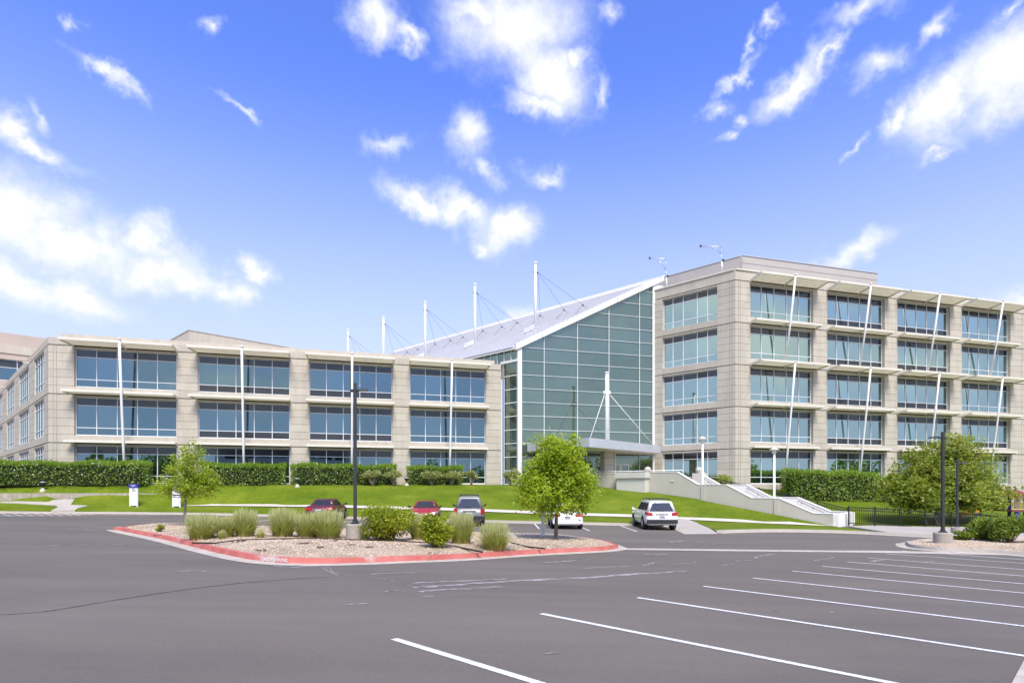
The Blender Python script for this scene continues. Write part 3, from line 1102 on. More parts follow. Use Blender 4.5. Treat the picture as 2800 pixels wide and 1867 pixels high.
# ------------------------------------------------------------------ planted islands
def island(outline, mound, red):
    ln = smooth_line(outline, 5, True)
    area = sum(ln[i].x * ln[(i + 1) % len(ln)].y - ln[(i + 1) % len(ln)].x * ln[i].y for i in range(len(ln)))
    if area < 0:
        ln.reverse()
    cl = ln + [ln[0], ln[1]]
    kerb('kerb', cl, .17, .15, .42, M['red_kerb'] if red else M['conc'])
    inner = offset_line(cl, .16)[1:-1]
    loop = [(p.x, p.y) for p in inner]
    poly = [Vector(p) for p in loop]

    def edge(x, y):
        q = Vector((x, y))
        best = 9e9
        for i in range(len(poly)):
            a, b = poly[i], poly[(i + 1) % len(poly)]
            t = max(0, min(1, (q - a).dot(b - a) / max(1e-9, (b - a).length_squared)))
            best = min(best, (q - (a + (b - a) * t)).length)
        return best

    def z(x, y):
        d = min(1, edge(x, y) / 1.6)
        return lot(x, y) + .135 + mound * d * (2 - d)
    o = sheet('gravel', loop, z, M['gravel'], .55, skirt=.1, kind='stuff')
    return poly, z, edge


front = [(322, 1449), (345, 1455), (449, 1476), (598, 1513), (717, 1535), (850, 1542), (1000, 1539), (1100, 1535), (1253, 1529), (1452, 1516), (1643, 1506), (1688, 1499)]
back = [(1684, 1488), (1653, 1478), (1576, 1467), (1500, 1462), (1388, 1460), (1200, 1455), (900, 1446), (640, 1438), (490, 1434), (385, 1435), (335, 1441)]
ISL = [G(*p) for p in front] + [G(p[0], p[1], .13) for p in back]
isl_poly, isl_z, isl_edge = island(ISL, .14, True)
rfront = [(2478, 1487), (2490, 1497), (2560, 1505), (2640, 1509), (2705, 1512), (2800, 1519), (2950, 1530), (3100, 1541)]
rback = [(3100, 1476), (2900, 1468), (2750, 1468), (2600, 1470), (2520, 1474), (2488, 1479)]
RISL = [G(*p) for p in rfront] + [G(p[0], p[1], .13) for p in rback]
ris_poly, ris_z, ris_edge = island(RISL, .10, False)
# kerbed strip at the head of the stalls (lower right corner)
e0 = G(2806, 1800) + Vector((.12, -.12, 0))
d45 = Vector((math.sin(R(45.2)), math.cos(R(45.2)), 0))
o45 = Vector((d45.y, -d45.x, 0)) * .12
strip = [e0 - d45 * 9 + o45, e0 + d45 * 30 + o45, e0 + d45 * 30 + o45 * 26, e0 - d45 * 9 + o45 * 26]
strip = [strip[0]] + [strip[0].lerp(strip[1], t / 12) for t in range(1, 12)] + [strip[1], strip[2]] + [strip[2].lerp(strip[3], t / 12) for t in range(1, 12)] + [strip[3]]
cl = [Vector(p[:2]) for p in strip]
kerb('kerb', [cl[i] for i in range(13)], .17, .15, .3, M['conc'], side=-1)
sheet('gravel', [(p.x, p.y) for p in [cl[0] + Vector((.14, -.14)), cl[12] + Vector((.14, -.14)), cl[13], cl[-1]]], lambda x, y: lot(x, y) + .13, M['gravel'], 1.5, kind='stuff')


def scatter_stones(poly, z, n, r0, r1, name='gravel', cam_bias=True):
    xs = [p.x for p in poly]
    ys = [p.y for p in poly]
    V, Fc = [], []
    oct_f = [(0, 1, 2), (0, 2, 3), (0, 3, 4), (0, 4, 1), (5, 2, 1), (5, 3, 2), (5, 4, 3), (5, 1, 4)]
    cnt = 0
    while cnt < n:
        x, y = random.uniform(min(xs), max(xs)), random.uniform(min(ys), max(ys))
        if abs(math.atan2(x, y)) > R(43):
            continue
        c = False
        m = len(poly)
        for i in range(m):
            a, b = poly[i], poly[(i + 1) % m]
            if (a.y > y) != (b.y > y) and x < (b.x - a.x) * (y - a.y) / (b.y - a.y) + a.x:
                c = not c
        if not c:
            continue
        r = random.uniform(r0, r1)
        zz = z(x, y)
        an = random.uniform(0, 6.28)
        q = [Vector((0, 0, .7 * r))] + [Vector((math.cos(an + k * 1.57) * r * random.uniform(.8, 1.5), math.sin(an + k * 1.57) * r * random.uniform(.8, 1.5), random.uniform(-.2, .2) * r)) for k in range(4)] + [Vector((0, 0, -.6 * r))]
        i0 = len(V)
        V += [(x + p.x, y + p.y, zz + p.z) for p in q]
        Fc += [tuple(i0 + k for k in f) for f in oct_f]
        cnt += 1
    mb = MB()
    mb.mesh(V, Fc, M['stones'])
    return tag(mb.build(name), kind='stuff')


def stones_mat():
    m, nt, out = new_mat('loose_stones')
    L = nt.links.new
    geo = N(nt, 'ShaderNodeNewGeometry')
    r = ramp(nt, [(0, (.41, .325, .235)), (.35, (.50, .405, .295)), (.7, (.56, .46, .34)), (1, (.66, .565, .45))])
    L(geo.outputs['Random Per Island'], r.inputs[0])
    b = N(nt, 'ShaderNodeBsdfPrincipled', ins={'Roughness': .9, 'Specular IOR Level': .2})
    L(r.outputs[0], b.inputs[0])
    L(b.outputs[0], out.inputs[0])
    return m


M['stones'] = stones_mat()
scatter_stones(isl_poly, isl_z, 13000, .012, .03)
scatter_stones(ris_poly, ris_z, 4000, .015, .034)

# ------------------------------------------------------------------ office buildings
COURSE, GAP = .65, .022
PANE_ROWS = (0, .205, .785, 1.0)            # from the bottom: sill row, main row, transom row


def pane_quad(mb, a, b, z0, z1, mat, nrm, k=.0022):
    """one sheet of glass, set a hair out of true like real glazing"""
    c = (a + b) / 2
    ry, rx = random.uniform(-k, k), random.uniform(-k, k)
    zc = (z0 + z1) / 2
    pts = []
    for p, z in ((a, z0), (b, z0), (b, z1), (a, z1)):
        s = (p - c).dot((b - a).normalized())
        pts.append((p.x + nrm.x * (s * ry + (z - zc) * rx), p.y + nrm.y * (s * ry + (z - zc) * rx), z))
    mb.face(pts, mat)


def window(bt, O, D, nrm, s0, s1, z0, z1, cuts, recess, glass, sill_dark, rows=PANE_ROWS):
    base = O - nrm * recess
    fm = MB()
    t = .058
    inw = -nrm * .09

    def hbar(z, w=t):
        fm.box(base + D * s0 + Vector((0, 0, z - w / 2)) + nrm * .03, D * (s1 - s0), inw, (0, 0, w), M['mullion'])

    def vbar(s, w=t):
        fm.box(base + D * (s - w / 2) + Vector((0, 0, z0)) + nrm * .033, D * w, inw, (0, 0, z1 - z0), M['mullion'])
    for f in rows:
        z = z0 + f * (z1 - z0)
        hbar(min(max(z, z0 + t / 2), z1 - t / 2), t if 0 < f < 1 else .09)
    ss = [s0 + c * (s1 - s0) for c in cuts]
    for i, s in enumerate(ss):
        vbar(min(max(s, s0 + t / 2), s1 - t / 2))
    fo = fm.build('window', bt)
    pm = MB()
    gb = base - nrm * .015
    for j in range(len(rows) - 1):
        mat = M['spandrel'] if (j == len(rows) - 2 or (j == 0 and sill_dark)) else glass
        for i in range(len(ss) - 1):
            pane_quad(pm, gb + D * ss[i], gb + D * ss[i + 1], z0 + rows[j] * (z1 - z0), z0 + rows[j + 1] * (z1 - z0), mat, nrm)
    pm.build('pane', fo)
    return fo


def facade(wall, bt, O, D, nrm, wins, total, joints, ptop, zbase, recess, glass, cutf, dark, pthick=.5, coping=None):
    inw = -nrm * pthick
    zlow = joints[-1] - 3.9
    # solid ranges between windows
    solid, s = [], 0.0
    for a, b in wins:
        solid.append((s, a))
        s = b
    solid.append((s, total))
    for (a, b) in solid:
        wall.box(O - nrm * .06 + D * (a + .004) + Vector((0, 0, zbase)), D * (b - a - .008), inw * .8, (0, 0, joints[0] - zbase - .01), M['joint'])
        for J in joints:
            z = J - GAP
            for c in range(6):
                top = J - .022 - c * COURSE if c else J - .085
                bot = J - (c + 1) * COURSE + (.0 if c < 5 else .0)
                cuts = [(a, b)] if b - a < 4 else [(a, a + 1.7), (a + 1.73, b)] if b - a < 12 else [(a, b)]
                for (p, q) in cuts:
                    wall.box(O + D * p + Vector((0, 0, bot)), D * (q - p), inw, (0, 0, top - bot), M['precast'])
        wall.box(O + D * a + Vector((0, 0, zbase)), D * (b - a), inw, (0, 0, zlow - zbase - .035), M['precast'])
    for k, (a, b) in enumerate(wins):
        for fl, J in enumerate(joints):
            wall.box(O + D * a + Vector((0, 0, J - .2)), D * (b - a), inw, (0, 0, .105), M['precast'])
            wall.box(O + D * a + Vector((0, 0, J - 3.9)), D * (b - a), inw, (0, 0, .58), M['precast'])
            window(bt, O, D, nrm, a + .01, b - .01, J - 3.31, J - .205, cutf(k), recess, glass, dark(k, fl))
        wall.box(O + D * a + Vector((0, 0, zbase)), D * (b - a), inw, (0, 0, zlow - zbase - .035), M['precast'])
    wall.box(O + Vector((0, 0, joints[0])), D * total, inw, (0, 0, ptop - joints[0]), M['precast'])
    for g in (.30, .52):
        wall.box(O + nrm * .004 + D * g + Vector((0, 0, zbase)), D * .045, -nrm * .05, (0, 0, joints[0] - zbase - .02), M['joint_soft'])


def shade(bt, O, D, nrm, s0, s1, z, d, name='sunshade', skew=0.0, lift=.12):
    """projecting sun shelf: slim frame, slatted tray, end brackets"""
    mb = MB()
    m = M['cream_metal']
    a, b = O + D * s0 + Vector((0, 0, z)), O + D * s1 + Vector((0, 0, z))
    fa, fb = a + nrm * d + D * -skew + Vector((0, 0, lift)), b + nrm * d + Vector((0, 0, lift))
    up = Vector((0, 0, 1))
    mb.hexa([fa - nrm * .09 - up * .11, fb - nrm * .09 - up * .11, fb - up * .11, fa - up * .11],
            [fa - nrm * .09 + up * .10, fb - nrm * .09 + up * .10, fb + up * .10, fa + up * .10], m)
    n = max(2, int(d / .16))
    for i in range(n):
        t0, t1 = i / n + .015, (i + .72) / n
        p, q, r, s = a.lerp(fa, t0), b.lerp(fb, t0), b.lerp(fb, t1), a.lerp(fa, t1)
        nn = nrm * -.09 * (1 if i == n - 1 else 0)
        mb.hexa([p - up * .02, q - up * .02, r - up * .02 + nn, s - up * .02 + nn], [p + up * .05, q + up * .05, r + up * .03 + nn, s + up * .03 + nn], m)
    for e, f in ((a, fa), (b, fb), (a.lerp(b, .5), fa.lerp(fb, .5))):
        w = D * .04
        mb.hexa([e - w - up * .17, e + w - up * .17, f + w - up * .10 - nrm * .1, f - w - up * .10 - nrm * .1],
                [e - w + up * .062, e + w + up * .062, f + w + up * .062 - nrm * .1, f - w + up * .062 - nrm * .1], m)
    return mb.build(name, bt)


def strut(bt, pts, r=.097):
    mb = MB()
    mb.tube(pts, r, M['white_metal'], 12)
    for p in (pts[0],):
        mb.lathe(Vector(p) + Vector((0, 0, -.06)), [(r * 1.25, 0), (r * 1.25, .12), (r * .8, .16)], M['white_metal'], 12)
    return mb.build('strut', bt)


UPZ = Vector((0, 0, 1))
BAY, PITCH = 7.31, 8.92
NF = -IN                                       # outward from the fronts
# ---- left wing
JL = [11.23, 7.33, 3.43]
bl = thing('office_building', 'three-storey beige precast office wing with blue glass bays and thin cream sunshades', 'building', O_L, 'wings of the office complex')
wl = MB()
WL = [(1.76 + PITCH * k, 1.76 + PITCH * k + BAY) for k in range(4)]
TL = 37.35
fifths = [0, .2, .4, .6, .8, 1.0]
facade(wl, bl, O_L, E1, NF, WL, TL, JL, 11.78, -1.4, .28, M['glass_blue'], lambda k: fifths, lambda k, f: k in (1, 2) and f < 2)
wl.box(O_L + IN * .28 + E1 * .75 + UPZ * 11.5, E1 * 36.0, IN * .5, UPZ * .68, M['precast'])
# flank going away to the left
FLK = [(2.2, 7.7), (11.0, 18.3), (22.0, 29.2), (33.2, 40.4)]
facade(wl, bl, O_L, E2, -Q2, FLK, 46, JL, 11.775, -1.4, .13, M['glass_blue'], lambda k: [0, .25, .5, .75, 1.0] if k == 0 else fifths, lambda k, f: False)
core = [O_L + (E1 + E2) * .75, O_L + E1 * (TL - .2) + IN * .62, O_L + E1 * (TL - .2) + E2 * 40, O_L + E2 * 46 + E1 * .75]
wl.prism([p + UPZ * -1.4 for p in core], UPZ * 12.7, M['precast'])
wl.box(O_L + E1 * (TL - .02) + UPZ * -1.4 + IN * .45, E2 * 20, -E1 * .4, UPZ * 13.1, M['precast'])
for t, z in ((11, 11.3), (30, 11.3)):
    wl.cbox(O_L + E2 * t - Q2 * .2 + UPZ * z, (.5, .14, .10), M['cream_metal'], R(44))
wl.build('wall', bl)
for k, (a, b) in enumerate(WL):
    for fl, J in enumerate(JL):
        d = (1.6, 1.15, .7)[fl]
        shade(bl, O_L, E1, NF, a - .05, b + .05, J + .02, d, skew=(.45 if k < 2 else .15), lift=.16 - .05 * fl)
    m_ = O_L + E1 * ((a + b) / 2)
    strut(bl, [m_ + NF * 1.68 + UPZ * (JL[0] + .35), m_ + NF * 1.22 + UPZ * JL[1], m_ + NF * .77 + UPZ * JL[2], m_ + NF * .28 + UPZ * -.6])
pc = P(516, 902.9, 54)
pm = MB()
f4 = [pc, pc + Q2 * 15, pc + Q2 * 15 + E2 * 10, pc + E2 * 10]
pm.prism([Vector((p.x, p.y, 10.9)) for p in f4], UPZ * (pc.z - 10.9), M['precast'])
pm.box(Vector((pc.x, pc.y, pc.z)) - Q2 * .05 - E2 * .05, Q2 * 15.1, E2 * 10.1, UPZ * .06, M['metal_clad'])
pm.build('penthouse', bl)

# ---- right wing
JR = [19.03, 15.13, 11.23, 7.33, 3.43]
br = thing('office_building', 'tall five-storey beige office wing with teal windows, leaning white struts and flat-roofed penthouse', 'building', O_R, 'wings of the office complex')
wr = MB()
WR = [(1.65 + PITCH * k, 1.65 + PITCH * k + BAY - .06) for k in range(4)]
facade(wr, br, O_R, E1, NF, WR, 45.5, JR, 19.93, -3.4, .34, M['glass_teal_cloud'], lambda k: fifths, lambda k, f: (k in (1, 2) and f < 4) or (k == 3 and f == 3))
facade(wr, br, O_R, E2, -Q2, [(1.76, 7.57)], 8.45, JR, 19.925, -1.5, .30, M['glass_teal_cloud'],
       lambda k: [0, .186, .37, .628, .82, 1.0], lambda k, f: False)
core = [O_R + (E1 + E2) * .75, O_R + E1 * 45.3 + IN * .62, O_R + E1 * 45.3 + E2 * 24, O_R + E2 * 30 + E1 * .75]
wr.prism([p + UPZ * -3.4 for p in core], UPZ * 22.8, M['precast'])
# pale coping
wr.box(O_R + NF * .09 + UPZ * 19.93 - E2 * .02, E1 * 45.5, IN * .5, UPZ * .12, M['cream_metal'])
wr.box(O_R - Q2 * .09 + UPZ * 19.932 + E2 * .1, E2 * 8.3, Q2 * .5, UPZ * .12, M['cream_metal'])
wr.build('wall', br)
DR = (1.62, .95, 1.6, 1.12, .62)
for k, (a, b) in enumerate(WR):
    for fl, J in enumerate(JR):
        shade(br, O_R, E1, NF, a - .06, b + (.42 if fl in (0, 2) else .2), J + .06, DR[fl], lift=.26 if fl == 0 else .1)
    m_ = O_R + E1 * ((a + b) / 2)
    strut(br, [m_ + NF * 1.66 + UPZ * (JR[0] + .42), m_ + NF * 1.0 + UPZ * JR[1], m_ + NF * .30 + UPZ * (JR[2] + .05)], .09)
    strut(br, [m_ + NF * 1.62 + UPZ * (JR[2] + .16), m_ + NF * 1.15 + UPZ * JR[3], m_ + NF * .68 + UPZ * JR[4], m_ + NF * .22 + UPZ * -.6], .09)
pc = P(2030.4, 699, 56.97)
pm = MB()
f4 = [pc, pc + E1 * 16.9, pc + E1 * 16.9 + E2 * 20, pc + E2 * 26]
pm.prism([Vector((p.x, p.y, 19.0)) for p in f4], UPZ * (pc.z - 19.0), M['metal_clad'])
for zj in (20.95, 21.6):
    pm.box(Vector((pc.x, pc.y, zj)) + NF * .015, E1 * 16.88, IN * .05, UPZ * .035, M['joint'])
pm.box(Vector((pc.x, pc.y, pc.z)) + NF * .05 - E2 * .02, E1 * 16.9, IN * .25, UPZ * .07, M['alu'])
pm.box(Vector((pc.x, pc.y, pc.z + .002)) - Q2 * .05 + E2 * .2, E2 * 25, Q2 * .25, UPZ * .07, M['alu'])
pm.build('penthouse', br)

# ---- rosy wing far left
bd = P(-130, 922, 72)
dv = Vector((math.sin(R(47)), math.cos(R(47)), 0))
bq = Vector((-dv.y, dv.x, 0))
bb = thing('office_building', 'rosy flat-topped office wing with one blue window band behind the left wing', 'building', (bd.x, bd.y, 0), 'wings of the office complex')
b0 = Vector((bd.x, bd.y, 0))
wz = MB()
zt = 19.6
wz.box(b0 + UPZ * -1, dv * 24, bq * 14, UPZ * 14.5, M['pink_wall'])
wz.box(b0 + UPZ * 16.25, dv * 24, bq * 14, UPZ * (zt - 16.25), M['pink_wall'])
wz.box(b0 + bq * .5 + UPZ * 13.5, dv * 24, bq * 13, UPZ * 2.75, M['pink_wall'])
wz.box(b0 - bq * .12 + UPZ * 17.0, dv * 24, bq * .12, UPZ * 1.05, M['precast'])
wz.build('wall', bb)
window(bb, b0, dv, -bq, .3, 23.5, 13.5, 16.25, [i / 12 for i in range(13)], .25, M['glass_blue'], False, (0, .62, 1.0))

# ---- glazed atrium between the wings
at = thing('glass_atrium', 'green glass atrium with steep white sloping roof and guyed masts between the wings', 'atrium', C0)
EAVE, SL = 13.45, .512


def rz(s):
    return EAVE + SL * s


cols = [0.36, 2.62, 6.11, 9.52, 12.94, 14.4]
rows_z = [.10 + 1.31 * k for k in range(17)]
fm, pmn = MB(), MB()
for i in range(5):
    for j in range(16):
        a, b, z0, z1 = cols[i], cols[i + 1], rows_z[j], rows_z[j + 1]
        pts = [(a, z0), (b, z0), (b, z1), (a, z1)]
        out = []
        for k in range(4):
            p, q = pts[k], pts[(k + 1) % 4]
            fp, fq = rz(p[0]) - .2 - p[1], rz(q[0]) - .2 - q[1]
            if fp >= 0:
                out.append(p)
            if fp * fq < 0:
                t = fp / (fp - fq)
                out.append((p[0] + (q[0] - p[0]) * t, p[1] + (q[1] - p[1]) * t))
        if len(out) >= 3:
            tx, ty = random.uniform(-.003, .003), random.uniform(-.003, .003)
            cs, cz = (a + b) / 2, (z0 + z1) / 2
            pmn.face([C0 + E1 * s + UPZ * z + NF * (-.05 + tx * (s - cs) + ty * (z - cz)) for s, z in out], M['glass_green'])
for s in cols[1:5]:
    fm.box(C0 + E1 * (s - .035) + NF * .05 + UPZ * -.6, E1 * .07, IN * .14, UPZ * (rz(s) - .2 + .6), M['mullion_soft'])
for j in range(0, 16):
    z = rows_z[j]
    s0 = max(.3, (z + .2 - EAVE) / SL)
    if s0 < 14.3:
        fm.box(C0 + E1 * s0 + NF * .045 + UPZ * (z - .022), E1 * (14.45 - s0), IN * .12, UPZ * .045, M['mullion_soft'])
fo = fm.build('glass_front', at)
pmn.build('pane', fo)
fm, pmn = MB(), MB()
# flank glazing: strip beside the left wing, clerestory over its roof
for j in range(0, 9):
    z0, z1 = (rows_z[j], rows_z[j + 1]) if j < 8 else (rows_z[8], 11.85)
    pane_quad(pmn, C0 + E2 * .05 + Q2 * .06, C0 + E2 * 1.9 + Q2 * .06, z0, z1, M['glass_green'], -Q2)
for j in range(9):
    fm.box(C0 + UPZ * (rows_z[j] - .04), E2 * 1.9, Q2 * .1, UPZ * .08, M['white_metal'])
fm.box(C0 + UPZ * -.6 + E2 * 1.9, E2 * .25, Q2 * .2 - E1 * .15, UPZ * 12.5, M['alu'])
fm.box(C0 - Q2 * .12 + UPZ * 11.85, E2 * 2.3, Q2 * .3, UPZ * .22, M['white_metal'])
k = 0
while k * .95 < 46:
    pane_quad(pmn, C0 + E2 * (.05 + k * .95) + Q2 * .06, C0 + E2 * (1 + k * .95) + Q2 * .06, 12.0, 13.25, M['glass_green'], -Q2)
    fm.box(C0 + E2 * (k * .95 + .95) + UPZ * 11.8, E2 * .07, Q2 * .1, UPZ * 1.5, M['white_metal'])
    k += 1
fm.box(C0 + UPZ * 10.5 + Q2 * .1 + E2 * 2, E2 * 44, Q2 * .3, UPZ * 1.5, M['precast'])
fo = fm.build('flank_glazing', at)
pmn.build('pane', fo)
fm = MB()
fm.box(C0 - Q2 * .04 - E1 * .05 + NF * .12 + UPZ * -.6, E1 * .42, IN * .36, UPZ * 13.85, M['white_metal'])
fm.build('corner_post', at)
fm = MB()
fm.box(C0 + E1 * 14.4 + NF * .12 + UPZ * -.6, E1 * .36, IN * .36, UPZ * (rz(14.4) + .3), M['white_metal'])
fm.build('corner_post', at)
# sloping roof: overlapping boards running parallel to the ridge
rm = MB()
RS, RL_ = 15.62, 48.0
slope = (E1 + UPZ * SL)
upn = (UPZ - E1 * SL * .0).normalized()
rm.box(C0 - E1 * .3 + NF * .05 + UPZ * (rz(-.3) - .32), slope * (RS + .3), E2 * RL_, UPZ * .24, M['roof_metal'])
n = 30
for i in range(n):
    s = -.28 + (RS + .1) * i / n
    ds = (RS + .1) / n
    o = C0 + E1 * s + UPZ * (rz(s) - .08 + .055) + E2 * .32
    rm.hexa([o - UPZ * .05, o - UPZ * .05 + E2 * (RL_ - .4), o + slope * ds * .97 - UPZ * .105 + E2 * (RL_ - .4), o + slope * ds * .97 - UPZ * .105],
            [o, o + E2 * (RL_ - .4), o + slope * ds * .97 - UPZ * .05 + E2 * (RL_ - .4), o + slope * ds * .97 - UPZ * .05], M['roof_metal'])
    rm.box(o - slope * .085 - UPZ * .07, slope * .08, E2 * (RL_ - .4), UPZ * .06, M['roof_joint'])
rm.build('roof', at)
fm = MB()
for i in range(6):
    s0, s1 = -.32 + i * (RS + .36) / 6, -.32 + (i + .985) * (RS + .36) / 6
    a, b = C0 + E1 * s0 + NF * .32 + UPZ * (rz(s0) - .42), C0 + E1 * s1 + NF * .32 + UPZ * (rz(s1) - .42)
    fm.hexa([a, b, b + IN * .62, a + IN * .62], [a + UPZ * .58, b + UPZ * .58, b + IN * .62 + UPZ * .58, a + IN * .62 + UPZ * .58], M['white_metal'])
a = C0 + E1 * 14.42 + NF * .16
fm.box(a + UPZ * 18.6, E1 * 1.2, IN * .3, UPZ * 1.9, M['white_metal'])
fm.box(C0 + E1 * (RS - .1) + UPZ * (rz(RS) - .35) + E2 * .35, E1 * .3, E2 * (RL_ - .4), UPZ * .5, M['white_metal'])
fm.build('roof_edge', at)


def roof_hit(px, py):
    d = Vector(((px - CX) / F, 1, (HY - py) / F))
    nrm = slope.cross(E2)
    o = C0 + UPZ * EAVE
    return d * (o.dot(nrm) / d.dot(nrm))


mast0 = roof_hit(1464, 898.7)
mtop = (HY - 716.7) / F * mast0.y
nodes = [roof_hit(1477, 876) - mast0, roof_hit(1542.7, 862) - mast0, roof_hit(1594, 849) - mast0]
m0 = None
step = (roof_hit(1302, 938.2) - mast0)
step = E2 * step.length
for i in range(5):
    b0 = mast0 + step * i
    mm = MB()
    h = mtop - b0.z
    mm.tube([b0 - UPZ * .6, b0 + UPZ * (h - .25)], .14, M['white_metal'], 14)
    mm.lathe(b0 + UPZ * (h - .25), [(.13, 0), (.13, .08), (.19, .09), (.19, .24), (.15, .25)], M['white_metal'], 14)
    mm.box(b0 - E1 * 1.15 - Q2 * .2 - UPZ * .62, slope * 1.2, Q2 * .4, UPZ * .5, M['alu'])
    mo = mm.build('mast', at)
    cm = MB()
    br_z = b0 + UPZ * (h * .845) + E1 * .28
    cm.tube([br_z - E1 * .5, br_z], [.05, .09], M['pole_dark'], 6)
    for nd in nodes:
        e = b0 + nd + UPZ * .55
        cm.tube([br_z, e], .013, M['pole_dark'], 4)
        cm.lathe(e - UPZ * .09, [(.05, 0), (.11, .05), (.05, .16)], M['pole_dark'], 6)
        f = b0 + nd
        cm.tube([e, f + E1 * .5 - UPZ * .0 + UPZ * SL * .5], .014, M['pole_dark'], 4)
        cm.tube([e, f - E1 * .9 - UPZ * SL * .9], .014, M['pole_dark'], 4)
    cm.build('cable', mo)

# ---- entrance canopy hung from its own mast
cz = 3.9
cl_, cf, crr = P(1442, 1212, 54.7), P(1611, 1196, 48.0), P(1806, 1218, 57.6)
cb = C0 + E1 * 14.0 + NF * .3
can = thing('entrance_canopy', 'flat silver canopy with a round white mast and tie rods over the entrance', 'canopy', (8.8, 54.3, 0))
cm = MB()
loop = [Vector((cl_.x, cl_.y, 3.14)), Vector((cf.x, cf.y, 3.14)), Vector((crr.x, crr.y, 3.14)), Vector((cb.x + .6, cb.y + .3, 3.14)), C0 + E1 * 1.2 + NF * .25 + UPZ * 3.14]
cm.prism(loop, UPZ * .76, M['alu'])
cen = sum(loop, Vector()) / len(loop)
cm.prism([cen + (p - cen) * .985 + UPZ * -.03 for p in loop], UPZ * .03, M['stucco_white'])
cm.build('roof_slab', can)
mp_ = Vector((.1622 * 54.3, 54.3, 0))
cm = MB()
cm.tube([mp_ + UPZ * 3.85, mp_ + UPZ * 10.3], .16, M['white_metal'], 16)
cm.lathe(mp_ + UPZ * 10.3, [(.15, 0), (.15, .04), (.2, .05), (.2, .17), (.17, .2)], M['white_metal'], 16)
for sgn in (-1, 1):
    cm.lathe(mp_ + UPZ * 8.55 + E1 * .2 * sgn, [(.04, -.2), (.17, -.14), (.2, 0), (.17, .14), (.04, .2)], M['white_metal'], 10)
cm.build('mast', can)
cm = MB()
cm.tube([mp_ + UPZ * 8.5 - E1 * .2, mp_ - E1 * 2.3 - IN * 1.1 + UPZ * 3.9], .032, M['white_metal'], 8)
cm.tube([mp_ + UPZ * 8.5 + E1 * .2, mp_ + E1 * 4.9 + IN * .2 + UPZ * 3.9], .032, M['white_metal'], 8)
cm.build('tie_rod', can)
cm = MB()
for c in range(5):
    cm.cbox(mp_ + UPZ * (.28 + .63 * c), (.92, .92, .60), M['precast'], R(16.6))
cm.cbox(mp_ + UPZ * 1.5, (.84, .84, 3.1), M['joint'], R(16.6))
cm.tube([mp_ + E1 * .72 + NF * .2 + UPZ * -.02, mp_ + E1 * .72 + NF * .2 + UPZ * 3.14], .09, M['cream_metal'], 10)
cm.build('column', can)
# entrance doors in the glass front
dm = thing('entrance_door', 'white framed double glass door under the entrance canopy', 'door', C0 + E1 * 9.6)
d0 = C0 + E1 * 9.75 + NF * .12
fm, pmn = MB(), MB()
for k in range(2):
    a = d0 + E1 * (1.0 * k)
    fm.box(a, E1 * .17, IN * .1, UPZ * 2.2, M['white_metal'])
    fm.box(a + E1 * .83, E1 * .165, IN * .1, UPZ * 2.2, M['white_metal'])
    fm.box(a + E1 * .17, E1 * .66, IN * .1, UPZ * .3, M['white_metal'])
    fm.box(a + E1 * .17 + UPZ * 1.98, E1 * .66, IN * .1, UPZ * .22, M['white_metal'])
    pane_quad(pmn, a + E1 * .17 + IN * .05, a + E1 * .83 + IN * .05, .3, 1.98, M['glass_green'], NF)
fo = fm.build('door_frame', dm)
pmn.build('pane', dm)

# ------------------------------------------------------------------ planting helpers
def leaf_object(name, pts, size, mat, parent, aspect=.45, up=.35, extra=None):
    """many small leaves in one mesh; pts (n,3) world positions"""
    pts = np.asarray(pts, dtype=float)
    n = len(pts)
    a = RNG.normal(size=(n, 3))
    a[:, 2] *= .7
    a /= np.linalg.norm(a, axis=1)[:, None] + 1e-9
    nr = RNG.normal(size=(n, 3)) * (1 - up)
    nr[:, 2] += up * 1.4
    b = np.cross(a, nr)
    b /= np.linalg.norm(b, axis=1)[:, None] + 1e-9
    s = size * RNG.uniform(.6, 1.3, n)[:, None]
    fold = np.cross(a, b) * s * .12
    v = np.empty((n, 4, 3))
    v[:, 0] = pts - a * s * .5
    v[:, 1] = pts + b * s * aspect * .5 + fold
    v[:, 2] = pts + a * s * .5
    v[:, 3] = pts - b * s * aspect * .5 + fold
    v = v.reshape(-1, 3) - np.array(parent_loc(parent))
    me = bpy.data.meshes.new(name)
    me.vertices.add(n * 4)
    me.vertices.foreach_set('co', v.ravel())
    me.loops.add(n * 4)
    me.loops.foreach_set('vertex_index', np.arange(n * 4, dtype=np.int32))
    me.polygons.add(n)
    me.polygons.foreach_set('loop_start', np.arange(0, n * 4, 4, dtype=np.int32))
    me.polygons.foreach_set('loop_total', np.full(n, 4, dtype=np.int32))
    me.materials.append(mat)
    me.update(calc_edges=True)
    o = bpy.data.objects.new(name, me)
    COL.objects.link(o)
    if parent is not None:
        o.parent = parent
    return o


def crown_points(ells, nclump, per, rc, shell=.45, flat=.8):
    vol = np.array([e[3] * e[4] * e[5] for e in ells]) ** .8
    pr = vol / vol.sum()
    C, Pt = [], []
    for _ in range(nclump):
        e = ells[RNG.choice(len(ells), p=pr)]
        d = RNG.normal(size=3)
        d /= np.linalg.norm(d)
        r = RNG.uniform(0, 1) ** shell
        c = np.array(e[:3]) + d * r * np.array(e[3:6])
        C.append(c)
        k = int(per * RNG.uniform(.55, 1.35))
        q = RNG.normal(size=(k, 3)) * rc * RNG.uniform(.6, 1.2)
        q[:, 2] *= flat
        Pt.append(c + q)
    return np.array(C), np.concatenate(Pt)


